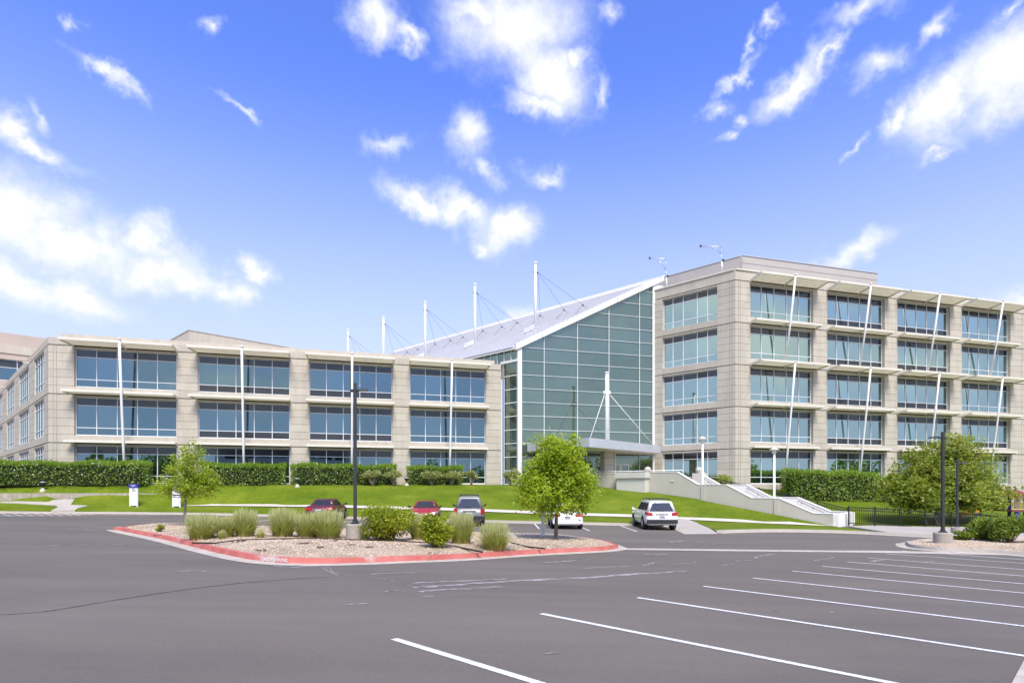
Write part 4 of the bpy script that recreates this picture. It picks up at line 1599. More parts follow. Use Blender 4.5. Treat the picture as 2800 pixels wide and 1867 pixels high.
def branch(mb, a, b, r0, r1, mat, sag=.12, n=5):
    a, b = Vector(a), Vector(b)
    pts, rr = [], []
    side = Vector((random.uniform(-1, 1), random.uniform(-1, 1), 0)) * (b - a).length * .08
    for i in range(n + 1):
        t = i / n
        p = a.lerp(b, t) + side * math.sin(t * math.pi) - UPZ * sag * (b - a).length * math.sin(t * math.pi)
        pts.append(p)
        rr.append(r0 + (r1 - r0) * t)
    mb.tube(pts, rr, mat, 6)


def tree(label, base, ells, nclump, per, rc, size, mat, bark, r, fork, group=None, lean=(0, 0), nl=14, cat='tree'):
    t = thing('tree', label, cat, base, group)
    base = Vector(base)
    E = [(base.x + e[0], base.y + e[1], base.z + e[2], e[3], e[4], e[5]) for e in ells]
    C, Pt = crown_points(E, nclump, per, rc)
    top = base + Vector((lean[0], lean[1], fork))
    zt = max(e[2] + e[5] for e in ells)
    mb = MB()
    mb.tube([base - UPZ * .15, base + UPZ * .05, base + UPZ * fork * .5 + Vector((lean[0] * .4, lean[1] * .4, 0)), top], [r * 1.5, r * 1.15, r, r * .9], bark, 10)
    leader = base + Vector((ells[-1][0], ells[-1][1], zt * .8))
    branch(mb, top, leader, r * .75, r * .12, bark, 0, 6)
    idx = RNG.choice(len(C), min(nl, len(C)), replace=False)
    for i in idx:
        c = Vector(C[i])
        a = top.lerp(leader, max(0, min(.75, (c.z - top.z - .2) / max(.1, leader.z - top.z) * .8)))
        branch(mb, a, c, r * .42, r * .08, bark)
    mb.build('trunk', t)
    leaf_object('crown', Pt, size, mat, t, .55, .6)
    return t


def bush(label, base, w, d, h, n, size, mat, group=None, stems=True, name='shrub', cat='shrub', lumps=14, vase=False, blossoms=0):
    t = thing(name, label, cat, base, group)
    b = Vector(base)
    pts, Cs = [], []
    for _ in range(lumps):
        a, rr = RNG.uniform(0, 6.28), math.sqrt(RNG.uniform(0, 1)) * .75
        zc = RNG.uniform(.5 if vase else .17, .82)
        k = .6 + .4 * math.sin(min(1, zc * 1.25) * math.pi * .62)
        c = np.array([b.x + math.cos(a) * rr * w / 2 * k, b.y + math.sin(a) * rr * d / 2 * k, b.z + zc * h])
        Cs.append(c)
        m = n // lumps
        q = RNG.normal(size=(m, 3))
        q /= np.linalg.norm(q, axis=1)[:, None]
        q *= (RNG.uniform(.35, 1, m) ** .6)[:, None] * np.array([w * .24, d * .24, h * (.16 if vase else .23)])
        pts.append(c + q)
    pts = np.concatenate(pts)
    pts = pts[pts[:, 2] > b.z + .02]
    mb = MB()
    for c in Cs:
        branch(mb, b + Vector((random.uniform(-.06, .06) * w, random.uniform(-.06, .06) * d, -.05)), c, .018 + .008 * h, .006, M['bark_pale'] if vase else M['bark'], .02, 4)
    mb.build('stem', t)
    leaf_object('foliage', pts, size, mat, t, .5, .35)
    if blossoms:
        sel = pts[RNG.choice(len(pts), blossoms)]
        leaf_object('blossom', sel + RNG.normal(size=sel.shape) * .03, size * .8, M['blossom'], t, .9, .2)
    return t


def hedge(label, line, thick, z0f, h, density, size, group, blossoms=0):
    """clipped hedge along a line: dense leaf shell round a solid dark core, feathery new growth on top"""
    line = [Vector(p) for p in line]
    mid = line[len(line) // 2]
    t = thing('hedge', label, 'hedge', (mid.x, mid.y, z0f(mid.x, mid.y)), group)
    L_ = [0]
    for i in range(len(line) - 1):
        L_.append(L_[-1] + (line[i + 1] - line[i]).length)
    tot = L_[-1]

    def at_(s):
        s = max(0, min(tot - 1e-6, s))
        i = max(k for k in range(len(L_) - 1) if L_[k] <= s)
        f = (s - L_[i]) / (L_[i + 1] - L_[i])
        d = (line[i + 1] - line[i]).normalized()
        return line[i].lerp(line[i + 1], f), Vector((-d.y, d.x, 0))
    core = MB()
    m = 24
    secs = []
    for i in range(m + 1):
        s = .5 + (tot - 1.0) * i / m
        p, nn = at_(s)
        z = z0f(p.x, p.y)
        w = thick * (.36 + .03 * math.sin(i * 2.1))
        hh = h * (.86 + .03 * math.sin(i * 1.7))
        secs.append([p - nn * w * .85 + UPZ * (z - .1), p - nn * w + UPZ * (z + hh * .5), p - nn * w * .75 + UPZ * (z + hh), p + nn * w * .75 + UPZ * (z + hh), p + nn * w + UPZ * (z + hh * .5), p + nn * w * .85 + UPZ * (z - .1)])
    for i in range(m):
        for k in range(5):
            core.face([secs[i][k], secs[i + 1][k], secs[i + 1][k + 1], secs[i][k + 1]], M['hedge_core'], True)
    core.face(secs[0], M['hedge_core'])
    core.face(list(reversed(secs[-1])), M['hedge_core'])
    core.build('dark_core', t)
    n = int(density * tot * (2 * h + thick))
    pts, tops = [], []
    ph = RNG.uniform(0, 6, 4)
    for _ in range(n):
        s = RNG.uniform(0, tot)
        p, nn = at_(s)
        z = z0f(p.x, p.y)
        hh = h * (.93 + .035 * math.sin(s * 1.9 + ph[0]) + .03 * math.sin(s * .7 + ph[1]))
        w = thick / 2 * (1 + .08 * math.sin(s * 1.3 + ph[2]) + .06 * math.sin(s * 3.1 + ph[3]))
        e = min(1, min(s, tot - s) / .5)
        w *= .55 + .45 * e ** .5
        hh *= .88 + .12 * e ** .5
        q = RNG.uniform(0, 2 * hh + 2 * w)
        j = RNG.normal() * .11
        if q < hh:
            f = q / hh
            pts.append(p - nn * (w * (1 - .12 * f ** 4) + j) + UPZ * (z + q))
        elif q < hh + 2 * w:
            f = (q - hh) / w - 1
            pts.append(p + nn * w * f * .95 + UPZ * (z + hh * (1 - .04 * f ** 4) + j))
        else:
            f = (q - hh - 2 * w) / hh
            pts.append(p + nn * (w * (1 - .12 * f ** 4) + j) + UPZ * (z + q - hh - 2 * w))
    for _ in range(int(density * thick * h * 2.4)):
        s = RNG.choice([RNG.uniform(.02, .45), tot - RNG.uniform(.02, .45)])
        p, nn = at_(s)
        pts.append(p + nn * RNG.uniform(-.45, .45) * thick + UPZ * (z0f(p.x, p.y) + RNG.uniform(.03, .9) * h))
    for _ in range(int(tot * 360)):
        s = RNG.uniform(0, tot)
        p, nn = at_(s)
        hh = h * (.93 + .035 * math.sin(s * 1.9 + ph[0]) + .03 * math.sin(s * .7 + ph[1]))
        tops.append(p + nn * RNG.uniform(-.46, .46) * thick + UPZ * (z0f(p.x, p.y) + hh + RNG.uniform(-.26, .0)))
    leaf_object('foliage', [tuple(p) for p in pts], size, M['leaf_hedge'], t, .55, .25)
    blade_tuft('new_growth', tops, .36, .045, M['hedge_top'], t)
    if blossoms:
        sel = np.array([tuple(p) for p in pts])[RNG.choice(len(pts), blossoms)]
        leaf_object('blossom', sel - np.array(NF) * -.04, .085, M['blossom'], t, .9, .2)
    return t


def blade_tuft(name, roots, length, width, mat, parent):
    V, Fc = [], []
    for p in roots:
        p = Vector(p)
        d = Vector((random.gauss(0, .3), random.gauss(0, .3), 1)).normalized() * length * random.uniform(.5, 1.3)
        s = Vector((random.gauss(0, 1), random.gauss(0, 1), 0)).normalized() * width
        i = len(V)
        V += [p - s * .5, p + d * .5 + s * .5, p + d, p + d * .5 - s * .5]
        Fc.append((i, i + 1, i + 2, i + 3))
    mb = MB()
    mb.mesh(V, Fc, mat)
    return mb.build(name, parent)


def grass_clump(label, base, w, h, n, plumes, group):
    t = thing('grass_clump', label, 'ornamental grass', base, group)
    b = Vector(base)
    V, Fc, A = [], [], []
    for k in range(n):
        a, rr = random.uniform(0, 6.283), math.sqrt(random.random())
        r0 = rr * w * .26
        root = b + Vector((math.cos(a) * r0, math.sin(a) * r0, -.02))
        out = Vector((math.cos(a + random.gauss(0, .5)), math.sin(a + random.gauss(0, .5)), 0))
        ln = h * random.uniform(.42, 1.0) * (1 - .12 * rr)
        spread = w * (.04 + .30 * rr * random.uniform(.3, 1.5)) + (random.random() < .14) * w * .26
        sd_ = Vector((-out.y, out.x, 0)) * random.uniform(.006, .011)
        i = len(V)
        for j in range(5):
            tt = j / 4
            p = root + out * spread * tt ** 2 + UPZ * ln * (tt - .16 * tt ** 3 * (spread / w * 2.2))
            wd = sd_ * (1 - tt * .85)
            V += [p - wd, p + wd]
            A += [tt, tt]
        for j in range(4):
            Fc.append((i + 2 * j, i + 2 * j + 1, i + 2 * j + 3, i + 2 * j + 2))
    mb = MB()
    mb.mesh(V, Fc, M['blade'], True)
    o = mb.build('blade', t)
    at_ = o.data.attributes.new('along', 'FLOAT', 'POINT')
    at_.data.foreach_set('value', A)
    V, Fc = [], []
    for k in range(plumes):
        a, rr = random.uniform(0, 6.283), math.sqrt(random.random())
        p0 = b + Vector((math.cos(a) * rr * w * .36, math.sin(a) * rr * w * .36, h * random.uniform(.5, .84) * (1 - .10 * rr)))
        lean = Vector((math.cos(a) * .16 * rr + random.gauss(0, .05), math.sin(a) * .16 * rr + random.gauss(0, .05), 1))
        ln = random.uniform(.20, .32) * h
        s = Vector((random.gauss(0, 1), random.gauss(0, 1), 0)).normalized() * .011
        i = len(V)
        V += [p0, p0 + lean * ln * .45 + s, p0 + lean * ln, p0 + lean * ln * .45 - s]
        Fc.append((i, i + 1, i + 2, i + 3))
    mb = MB()
    mb.mesh(V, Fc, M['plume'])
    mb.build('plume', t)
    return t


M['hedge_core'] = surf('hedge_dark_core', (.022, .034, .010), (.012, .020, .006), 4, .95)  # solid dark filler; the shade inside the hedge is in its colour


def GI(px, py, dz=.27):
    """point on the planted island seen at (px, py)"""
    p = G(px, py, dz)
    p.z = isl_z(p.x, p.y)
    return p


def GR(px, py, dz=.22):
    p = G(px, py, dz)
    p.z = ris_z(p.x, p.y)
    return p


# ---- trees
b1 = GI(505, 1437)
tree('slender young tree with open airy crown on the left end of the gravel island', b1,
     [(.15, 0, 1.75, 1.15, 1.0, .55), (-.95, -.1, 1.75, .5, .45, .35), (.75, .1, 1.95, .75, .7, .6), (.05, .05, 2.5, .8, .75, .65), (.30, 0, 3.2, .42, .42, .6)],
     190, 36, .15, .12, M['leaf_young'], M['bark_pale'], .062, 1.15, 'young trees on the gravel island', (.03, 0), 24)
b2 = GI(1520, 1474)
tree('full leafy young tree with square-topped crown on the right end of the gravel island', b2,
     [(0, 0, 1.65, 1.45, 1.3, .75), (-.75, .1, 2.2, .75, .8, .7), (.9, 0, 2.2, .75, .8, .8), (-.15, 0, 2.6, 1.0, .9, .8), (.1, 0, 3.35, .85, .8, .72), (-.5, 0, 3.75, .35, .4, .4), (.62, 0, 3.65, .42, .4, .45), (0, 0, 3.0, .85, .8, .7)],
     430, 46, .17, .135, M['leaf_tree'], M['bark'], .07, .95, 'young trees on the gravel island', (.02, 0), 22)
b3 = P(2562, 1441, 42.6)
tree('broad dense shade tree behind the black fence with low sweeping branches', b3,
     [(.3, 0, 2.6, 4.4, 3.6, 1.5), (-2.0, -.3, 2.45, 2.2, 2.2, 1.15), (2.9, 0, 2.35, 2.3, 2.2, 1.05), (-.8, 0, 4.0, 2.7, 2.5, 1.3), (1.7, 0, 4.0, 2.3, 2.4, 1.5), (1.0, 0, 5.6, 1.7, 1.7, 1.4), (-1.0, 0, 5.0, 1.2, 1.2, 1.0)],
     620, 46, .32, .26, M['leaf_big'], M['bark'], .19, 1.5, None, (0, 0), 26)

# ---- ornamental grasses and shrubs on the island
GRASS = [((552, 1466), 74, 68, 'plump feather grass clump nearest the slender young tree'),
         ((617, 1466), 52, 56, 'smaller half-dry feather grass clump second from the slender young tree'),
         ((670, 1466), 58, 74, 'tall arching feather grass clump third from the slender young tree'),
         ((773, 1466), 66, 76, 'upright feather grass clump standing alone in mid-row'),
         ((840, 1468), 62, 68, 'dark green feather grass clump at the left side of the widest grass pair'),
         ((897, 1470), 78, 76, 'wide straw-tipped feather grass clump next to the concrete lamp base'),
         ((1261, 1485), 62, 84, 'tall narrow feather grass clump between the round yellow shrub and the rightmost grass'),
         ((1352, 1494), 76, 74, 'low rounded feather grass clump at the right end of the row'),
         ((1140, 1474), 36, 68, 'thin feather grass clump squeezed between the two yellow shrubs')]
for (c, w, h, lab) in GRASS:
    p = GI(*c)
    k = p.y / F
    grass_clump(lab, p, w * k * 1.45, h * k * 1.02, 1150, 480, 'feather grasses on the gravel island')
for (c, w, h, lab) in [((607, 1470), 30, 26, 'short straw-coloured grass tuft in front of the half-dry clump'), ((713, 1470), 30, 26, 'short straw-coloured grass tuft beside a gap in the grass row'),
                       ((1000, 1475), 40, 36, 'low green grass tuft at the foot of the big yellow shrub')]:
    p = GI(*c)
    k = p.y / F
    grass_clump(lab, p, w * k, h * k, 170, 60, 'low grass tufts on the gravel island')
p = GI(1062, 1477)
k = p.y / F
bush('large spreading yellow-green shrub to the right of the dark lamp post', p, 146 * k, 120 * k, 98 * k, 7500, .095, M['leaf_shrub'], 'yellow shrubs on the gravel island', lumps=34)
p = GI(1190, 1494)
k = p.y / F
bush('round compact yellow-green shrub second from the lamp post', p, 100 * k, 90 * k, 94 * k, 5600, .09, M['leaf_shrub'], 'yellow shrubs on the gravel island', lumps=20)
p = GI(437, 1447)
k = p.y / F
bush('tiny yellow-green shrub alone at the left tip of the island', p, 28 * k, 26 * k, 20 * k, 500, .06, M['leaf_shrub'], 'yellow shrubs on the gravel island', lumps=9)
# right island
for (c, w, h, n, mat, lab) in [((2690, 1477), 92, 68, 3600, 'leaf_dark', 'dark bushy shrub beside the pale lamp base on the right island'),
                               ((2762, 1484), 100, 78, 4200, 'leaf_dark', 'dark leggy shrub at the far right of the right island'),
                               ((2850, 1486), 100, 76, 2500, 'leaf_dark', 'dark shrub cut by the right edge of the photo')]:
    p = GR(*c)
    k = p.y / F
    bush(lab, p, w * k, w * k * .8, h * k, n, .12, M[mat], 'dark shrubs on the right island', lumps=22)
for (c, w, h, n, lab) in [((2630, 1476), 58, 24, 1500, 'flat lime green mound beside the front lamp base'), ((2713, 1478), 40, 22, 1200, 'rounded lime green mound between the dark shrubs')]:
    p = GR(*c)
    k = p.y / F
    bush(lab, p, w * k, w * k, h * k, n, .10, M['leaf_mound'], 'lime mounds on the right island', lumps=12)

# ---- hedges and bushes along the fronts
def hz(x, y):
    return .02


def hl(s0, s1, off, n=6):
    return [O_L + E1 * (s0 + (s1 - s0) * i / n) + NF * off for i in range(n + 1)]


def s_of(px):
    return (307737 / (6750 - px) - 46.5) / .2866


HG = 'clipped hedges along the left wing'
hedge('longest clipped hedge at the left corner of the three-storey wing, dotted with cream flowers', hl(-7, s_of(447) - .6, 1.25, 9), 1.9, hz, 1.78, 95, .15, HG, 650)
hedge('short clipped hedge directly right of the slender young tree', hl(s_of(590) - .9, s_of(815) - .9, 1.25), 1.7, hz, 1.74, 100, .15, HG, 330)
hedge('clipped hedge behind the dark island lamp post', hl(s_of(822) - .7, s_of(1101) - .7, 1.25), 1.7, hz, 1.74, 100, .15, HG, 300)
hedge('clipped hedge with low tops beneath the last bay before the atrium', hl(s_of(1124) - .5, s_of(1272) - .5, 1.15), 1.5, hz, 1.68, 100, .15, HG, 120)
for (px, w, h, off, lab, bl_) in [(1020, 56, 44, 2.7, 'pale leggy bush in front of the hedge behind the lamp post', 70), (1077, 54, 46, 2.7, 'pale rounded bush at the right end of the hedge behind the lamp post', 90),
                                  (1178, 64, 42, 2.5, 'pale flat-topped bush in front of the last hedge, bare stems below', 60), (1236, 58, 42, 2.5, 'pale bush with twisted bare stems under the last bay', 60),
                                  (1288, 40, 42, 2.3, 'pale bush against the beige pier at the end of the left wing', 50), (1395, 46, 50, 2.6, 'pale vase-shaped bush against the atrium corner strip', 60),
                                  (1470, 80, 52, 4.2, 'green bush in front of the atrium glass left of the canopy', 40)]:
    q = O_L + E1 * s_of(px) + NF * off
    px_now = CX + F * q.x / q.y
    q = q + E1 * ((px - px_now) / F * q.y)
    k = q.y / F
    bush(lab, (q.x, q.y, .02), w * k, w * k * .8, h * k, 1500, .13, M['leaf_rose'], 'pale bushes along the left wing', lumps=14, vase=True, blossoms=bl_)


def rl(px0, px1, off, n=6):
    res = []
    for i in range(n + 1):
        px = px0 + (px1 - px0) * i / n
        Z = 256700 / (6750 - px)
        res.append(O_R + E1 * ((Z - 54.17) / .2866) + NF * off)
    return res


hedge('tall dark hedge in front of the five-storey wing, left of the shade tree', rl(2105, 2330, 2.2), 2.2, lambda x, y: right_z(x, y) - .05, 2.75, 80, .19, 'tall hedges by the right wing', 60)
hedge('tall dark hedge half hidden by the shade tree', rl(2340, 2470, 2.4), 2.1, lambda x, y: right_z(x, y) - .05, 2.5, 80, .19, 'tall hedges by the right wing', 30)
p = P(1970, 1318, 50.5)
bush('rounded light green bush behind the top of the stair fence', (p.x, p.y, right_z(p.x, p.y)), 2.3, 1.8, 1.5, 2000, .13, M['leaf_shrub'], None, lumps=16)

# ------------------------------------------------------------------ entrance stair and its walls
def t_of(px):
    return (39.2 * 2537 / (px + 244) - 39.2) / .6974


es = thing('entrance_stair', 'long beige walled stair stepping down from the plaza to the parking lot', 'staircase', QW + UPZ * -2.7)
TOPS = [(t_of(2278), -1.95), (t_of(2224), -1.95), (t_of(2129), -.96), (t_of(2054), -.96), (t_of(1985), .02), (t_of(1908), .02), (t_of(1850), 1.05)]


def cheek(name, off, th, t1, mat, capmat):
    mb = MB()
    tops = TOPS + [(t1, 1.05)]
    for i in range(len(tops) - 1):
        (a, za), (b, zb) = tops[i], tops[i + 1]
        o = QW + Q2 * off
        zl = -3.3 if b < 16 else -1.6
        p = [o + E2 * a, o + E2 * b, o + E2 * b + Q2 * th, o + E2 * a + Q2 * th]
        mb.hexa([q + UPZ * zl for q in p], [p[0] + UPZ * za, p[1] + UPZ * zb, p[2] + UPZ * zb, p[3] + UPZ * za], mat)
        p = [o - Q2 * .03 + E2 * a, o - Q2 * .03 + E2 * b, o + E2 * b + Q2 * (th + .03), o + E2 * a + Q2 * (th + .03)]
        mb.hexa([p[0] + UPZ * (za + .002), p[1] + UPZ * (zb + .002), p[2] + UPZ * (zb + .002), p[3] + UPZ * (za + .002)],
                [p[0] + UPZ * (za + .05), p[1] + UPZ * (zb + .05), p[2] + UPZ * (zb + .05), p[3] + UPZ * (za + .05)], capmat)
    return mb, name


mb, nme = cheek('near_wall', 0, .34, t_of(1500), M['stucco'], M['sunlit_wall'])
for px in (1928, 2130):
    mb.box(QW + E2 * t_of(px) - Q2 * .06 + UPZ * -3.2, E2 * .35, Q2 * .06, UPZ * (3.15 if px < 2000 else 2.2), M['stucco'])
mb.cbox(QW + E2 * t_of(1838) - Q2 * .02 + UPZ * .35, (.28, .06, .10), M['cream_metal'], R(135.8))
mb.build('wall', es)
mb, nme = cheek('far_wall', 3.75, .34, t_of(1862), M['sunlit_wall'], M['sunlit_wall'])
mb.build('wall', es)
mb = MB()
mb.box(QW + E2 * (TOPS[0][0] - .30) - Q2 * .003 + UPZ * -3.3, E2 * .32, Q2 * 4.1, UPZ * 1.36, M['sunlit_wall'])
mb.build('wall', es)
mb = MB()
mb.box(QW + E2 * t_of(1773) - Q2 * .62 + UPZ * -1.5, E2 * (t_of(1696) - t_of(1773)), Q2 * .64, UPZ * 2.08, M['stucco_white'])
mb.box(QW + E2 * (t_of(1773) - .12) - Q2 * .75 + UPZ * .6, E2 * (t_of(1696) - t_of(1773) + .24), Q2 * .78, UPZ * .5, M['stucco_white'])
mb.build('planter', es)
# steps and landings between the walls
mb = MB()
fl = [(TOPS[5][0], TOPS[6][0]), (TOPS[3][0], TOPS[4][0]), (TOPS[1][0], TOPS[2][0])]
zs_ = [(-.98, -.02), (-1.95, -.98), (-2.9, -1.95)]
for (ta, tb), (za, zb) in zip(fl, zs_):
    for i in range(6):
        a = ta + (tb - ta) * i / 6
        mb.box(QW + E2 * a + Q2 * .36 + UPZ * -3.2, E2 * (tb - a), Q2 * 3.38, UPZ * (za + (zb - za) * (i + 1) / 6 + 3.2 - .002 * i), M['conc'])
mb.box(QW + E2 * TOPS[4][0] + Q2 * .36 + UPZ * -3.2, E2 * (TOPS[5][0] - TOPS[4][0]), Q2 * 3.37, UPZ * (3.2 - .98), M['conc'])
mb.box(QW + E2 * TOPS[2][0] + Q2 * .36 + UPZ * -3.2, E2 * (TOPS[3][0] - TOPS[2][0]), Q2 * 3.37, UPZ * (3.2 - 1.95), M['conc'])
mb.build('step', es)
for f0, f1 in ((1, 2), (3, 4), (5, 6)):
    mb = MB()
    (ta, za), (tb, zb) = TOPS[f0], TOPS[f1]
    a, b = QW + Q2 * 3.62 + E2 * (ta + .1) + UPZ * (za - .22), QW + Q2 * 3.62 + E2 * (tb - .1) + UPZ * (zb - .22)
    mb.tube([a - UPZ * .12, a, b, b - UPZ * .12], .022, M['pole_dark'], 6)
    for f in (.12, .5, .88):
        q = a.lerp(b, f)
        mb.tube([q, q - UPZ * .07, q - UPZ * .07 + Q2 * .14], .015, M['pole_dark'], 6)
    mb.build('handrail', es)
mb = MB()
a, b = QW + E2 * t_of(1862) + Q2 * .2, QW + E2 * t_of(1560) + Q2 * .2
mb.tube([a + UPZ * 1.22, b + UPZ * 1.22], .03, M['white_metal'], 8)
for i in range(8):
    q = a.lerp(b, i / 7)
    mb.tube([q + UPZ * 1.0, q + UPZ * 1.22], .022, M['white_metal'], 6)
mb.build('handrail', es)
# far pier
mb = MB()
q = QW + E2 * (t_of(1862) - .2) + Q2 * 3.6
PIER = P(1913, 1293.5, wall_pt(1913, 3.9).y)
mb.cbox(Vector((PIER.x, PIER.y, PIER.z - 1.0)), (1.0, .7, 2.0), M['stucco_white'], R(135.8))
mb.build('pier', es)
for (px, py, Yc, r, lab) in [(1771, 1284.4, (QW + E2 * t_of(1768)).y - .1, .285, 'pale concrete ball on the stair wall planter, left of the pair'),
                             (1911, 1285, PIER.y, .275, 'pale concrete ball on the pier beside the tall white lamp, right of the pair')]:
    c = P(px, py, Yc)
    mb = MB()
    mb.lathe(c, [(r * math.sin(R(a)) if 0 < a < 180 else .001, -r * math.cos(R(a))) for a in range(0, 181, 15)], M['stucco'], 20)
    mb.lathe(c + UPZ * -(r + .03), [(r * .5, 0), (r * .5, .05)], M['stucco_white'], 14)
    o = mb.build('stone_ball')
    tag(o, lab, 'stone ball', 'stone balls on the entrance walls')


# low weathered wall at the far left
mb = MB()
n = 12
for i in range(n):
    xa, xb = LW[0].x + (LW[4].x - LW[0].x) * i / n, LW[0].x + (LW[4].x - LW[0].x) * (i + .985) / n
    a, b = Vector((xa, interp(xa, LWY), interp(xa, LWT))), Vector((xb, interp(xb, LWY), interp(xb, LWT)))
    d = (b - a).normalized()
    nn = Vector((-d.y, d.x, 0))
    mb.hexa([Vector((p.x, p.y, -2.0)) for p in (a, b, b + nn * .3, a + nn * .3)], [a, b, b + nn * .3, a + nn * .3], M['conc_old'])
tag(mb.build('retaining_wall'), 'low stained concrete retaining wall under the left hedge', 'wall')

# ------------------------------------------------------------------ iron fences
def fence(label, line, h, group):
    """line: list of foot points"""
    f = thing('iron_fence', label, 'fence', line[0], group)
    for i, p in enumerate(line):
        mb = MB()
        mb.cbox(Vector(p) + UPZ * (h / 2), (.075, .075, h + .12), M['black_iron'])
        mb.build('post', f)
    for i in range(len(line) - 1):
        a, b = Vector(line[i]), Vector(line[i + 1])
        mb = MB()
        for z in (.12, h - .22, h - .04):
            mb.bar(a + UPZ * z, b + UPZ * z, .042, M['black_iron'])
        n = max(2, int((b - a).length / .125))
        for k in range(1, n):
            q = a.lerp(b, k / n)
            mb.bar(q + UPZ * .04, q + UPZ * (h + .03), .022, M['black_iron'])
        mb.build('picket_panel', f)
    return f


def fence_pt(px, py):
    q = wall_pt(px, 4.75)
    return Vector((q.x, q.y, (HY - py) / F * q.y - 1.22))


sf = [fence_pt(1931, 1301), fence_pt(2000, 1317), fence_pt(2075, 1334), fence_pt(2155, 1351), fence_pt(2235, 1369), fence_pt(2318, 1389)]
fence('black iron fence descending beside the entrance stair', sf, 1.22, 'black iron fences')
lf = [P(2321, 1434, 40.2)]
for px, py in [(2392, 1437), (2460, 1441), (2530, 1448), (2602, 1451), (2680, 1455), (2760, 1459), (2850, 1463)]:
    lf.append(P(px, py, 39.5))
fence('black iron fence along the pavement in front of the shade tree', lf, 1.22, 'black iron fences')

# ------------------------------------------------------------------ lamps
def lot_lamp(label, base, ytop_m, wpole, rbase, hbase, arm, head_side, group, stub=True):
    """square charcoal pole on a round concrete footing with a flat luminaire"""
    t = thing('parking_light', label, 'light pole', base, group)
    b = Vector(base)
    mb = MB()
    mb.lathe(b + UPZ * -.2, [(rbase, 0), (rbase, hbase + .17), (rbase - .03, hbase + .2)], M['lamp_base'], 24, False)
    mb.build('footing', t)
    mb = MB()
    mb.lathe(b + UPZ * (hbase), [(rbase * .46, 0), (rbase * .46, .05), (wpole * .9, .07), (wpole * .85, .16)], M['pole_dark'], 16, False)
    h = ytop_m - hbase
    w = wpole
    mb.hexa([b + Vector((x * w / 2, y * w / 2, hbase + .1)) for x, y in ((-1, -1), (1, -1), (1, 1), (-1, 1))],
            [b + Vector((x * w / 2.2, y * w / 2.2, ytop_m)) for x, y in ((-1, -1), (1, -1), (1, 1), (-1, 1))], M['pole_dark'])
    mb.build('pole', t)
    mb = MB()
    z = ytop_m - .28
    d = Vector((head_side, -.15, 0)).normalized()
    mb.bar(b + UPZ * z, b + d * (arm * .45) + UPZ * (z + .03), .06, M['pole_dark'])
    c = b + d * (arm * .72) + UPZ * (z + .03)
    sd_ = Vector((-d.y, d.x, 0)) * .16
    mb.hexa([c - d * arm * .36 - sd_ * .6 - UPZ * .03, c + d * arm * .36 - sd_ * .5 - UPZ * .04, c + d * arm * .36 + sd_ * .5 - UPZ * .04, c - d * arm * .36 + sd_ * .6 - UPZ * .03],
            [c - d * arm * .3 - sd_ * .4 + UPZ * .07, c + d * arm * .33 - sd_ * .3 + UPZ * .02, c + d * arm * .33 + sd_ * .3 + UPZ * .02, c - d * arm * .3 + sd_ * .4 + UPZ * .07], M['pole_dark'])
    if stub:
        mb.bar(b + UPZ * (z + .02), b - d * .17 + UPZ * (z + .02), .07, M['pole_dark'])
    mb.build('luminaire', t)
    return t


LG = 'charcoal parking lot lights'
p = GI(971, 1473)
k = p.y / F
lot_lamp('tall charcoal light pole on a concrete footing in the middle of the gravel island', p, (1473 - 1047.5) * k, 7.9 * k, 24 * k, 41 * k, .42, 1, LG)
p = GR(2578, 1483.5)
k = p.y / F
lot_lamp('thick charcoal light pole at the tip of the right island, lamp pointing left', p, (1483.5 - 1181) * k, 6.6 * k, 22.5 * k, 28 * k, .62, -1, LG, True)
q = P(2617.5, 1470, 33.5)
q.z = lot(q.x, q.y) + .1
k = q.y / F
lot_lamp('thin charcoal light pole behind the thick one, lamp pointing right', q, (HY - 1254) * k - q.z, 4.2 * k, 15 * k, (HY - 1440) * k - q.z, .5, 1, LG, False)


def plaza_lamp(label, base, h, group):
    t = thing('plaza_lamp', label, 'lamp', base, group)
    b = Vector(base)
    mb = MB()
    mb.lathe(b, [(.17, 0), (.17, .05), (.1, .10), (.085, .14), (.08, h - .55)], M['white_metal'], 14)
    mb.build('pole', t)
    mb = MB()
    mb.lathe(b + UPZ * (h - .55), [(.10, 0), (.145, .16), (.15, .30), (.15, .33)], M['white_metal'], 16)
    mb.build('lantern', t)
    mb = MB()
    mb.lathe(b + UPZ * (h - .22), [(.345, 0), (.345, .035), (.16, .09), (.13, .16), (.06, .22), (.01, .23)], M['white_metal'], 20)
    mb.build('lamp_shade', t)
    return t


for px, yb, yt, w, lab in [(1921, 1325, 1193, .7, 'tall white plaza lamp on the upper stair landing, beside a concrete ball'), (2117, 1360, 1221.6, .7, 'tall white plaza lamp on the lower stair landing, in front of the dark hedge')]:
    q = wall_pt(px, .55)
    z0 = (HY - yb) / F * q.y
    plaza_lamp(lab, (q.x, q.y, z0 - .05), (HY - yt) / F * q.y - z0 + .05, 'white plaza lamps on the stair')
for px, py, lab in [(117, 1342, 'small white ground floodlight on the lawn below the longest hedge'), (813, 1330, 'small white ground floodlight in the gap between two hedges'), (1112, 1327, 'small white ground floodlight beside the pale bushes')]:
    Yc = (O_L + E1 * s_of(px)).y - 2.2 if px > 300 else 45.3
    q = LZ(px, py)
    z0 = q.z
    t = thing('ground_floodlight', lab, 'floodlight', q, 'ground floodlights below the hedges')
    mb = MB()
    mb.lathe(q - UPZ * .2, [(.2, 0), (.2, .22), (.12, .36), (.05, .42)], M['stucco'], 12)
    mb.build('footing', t)
    mb = MB()
    mb.lathe(q + UPZ * .26, [(.04, 0), (.04, .12), (.12, .18), (.2, .34), (.2, .40)], M['trim'], 12)
    mb.lathe(q + UPZ * .66, [(.2, 0), (.18, .05)], M['alu'], 12)
    mb.build('lamp_head', t)

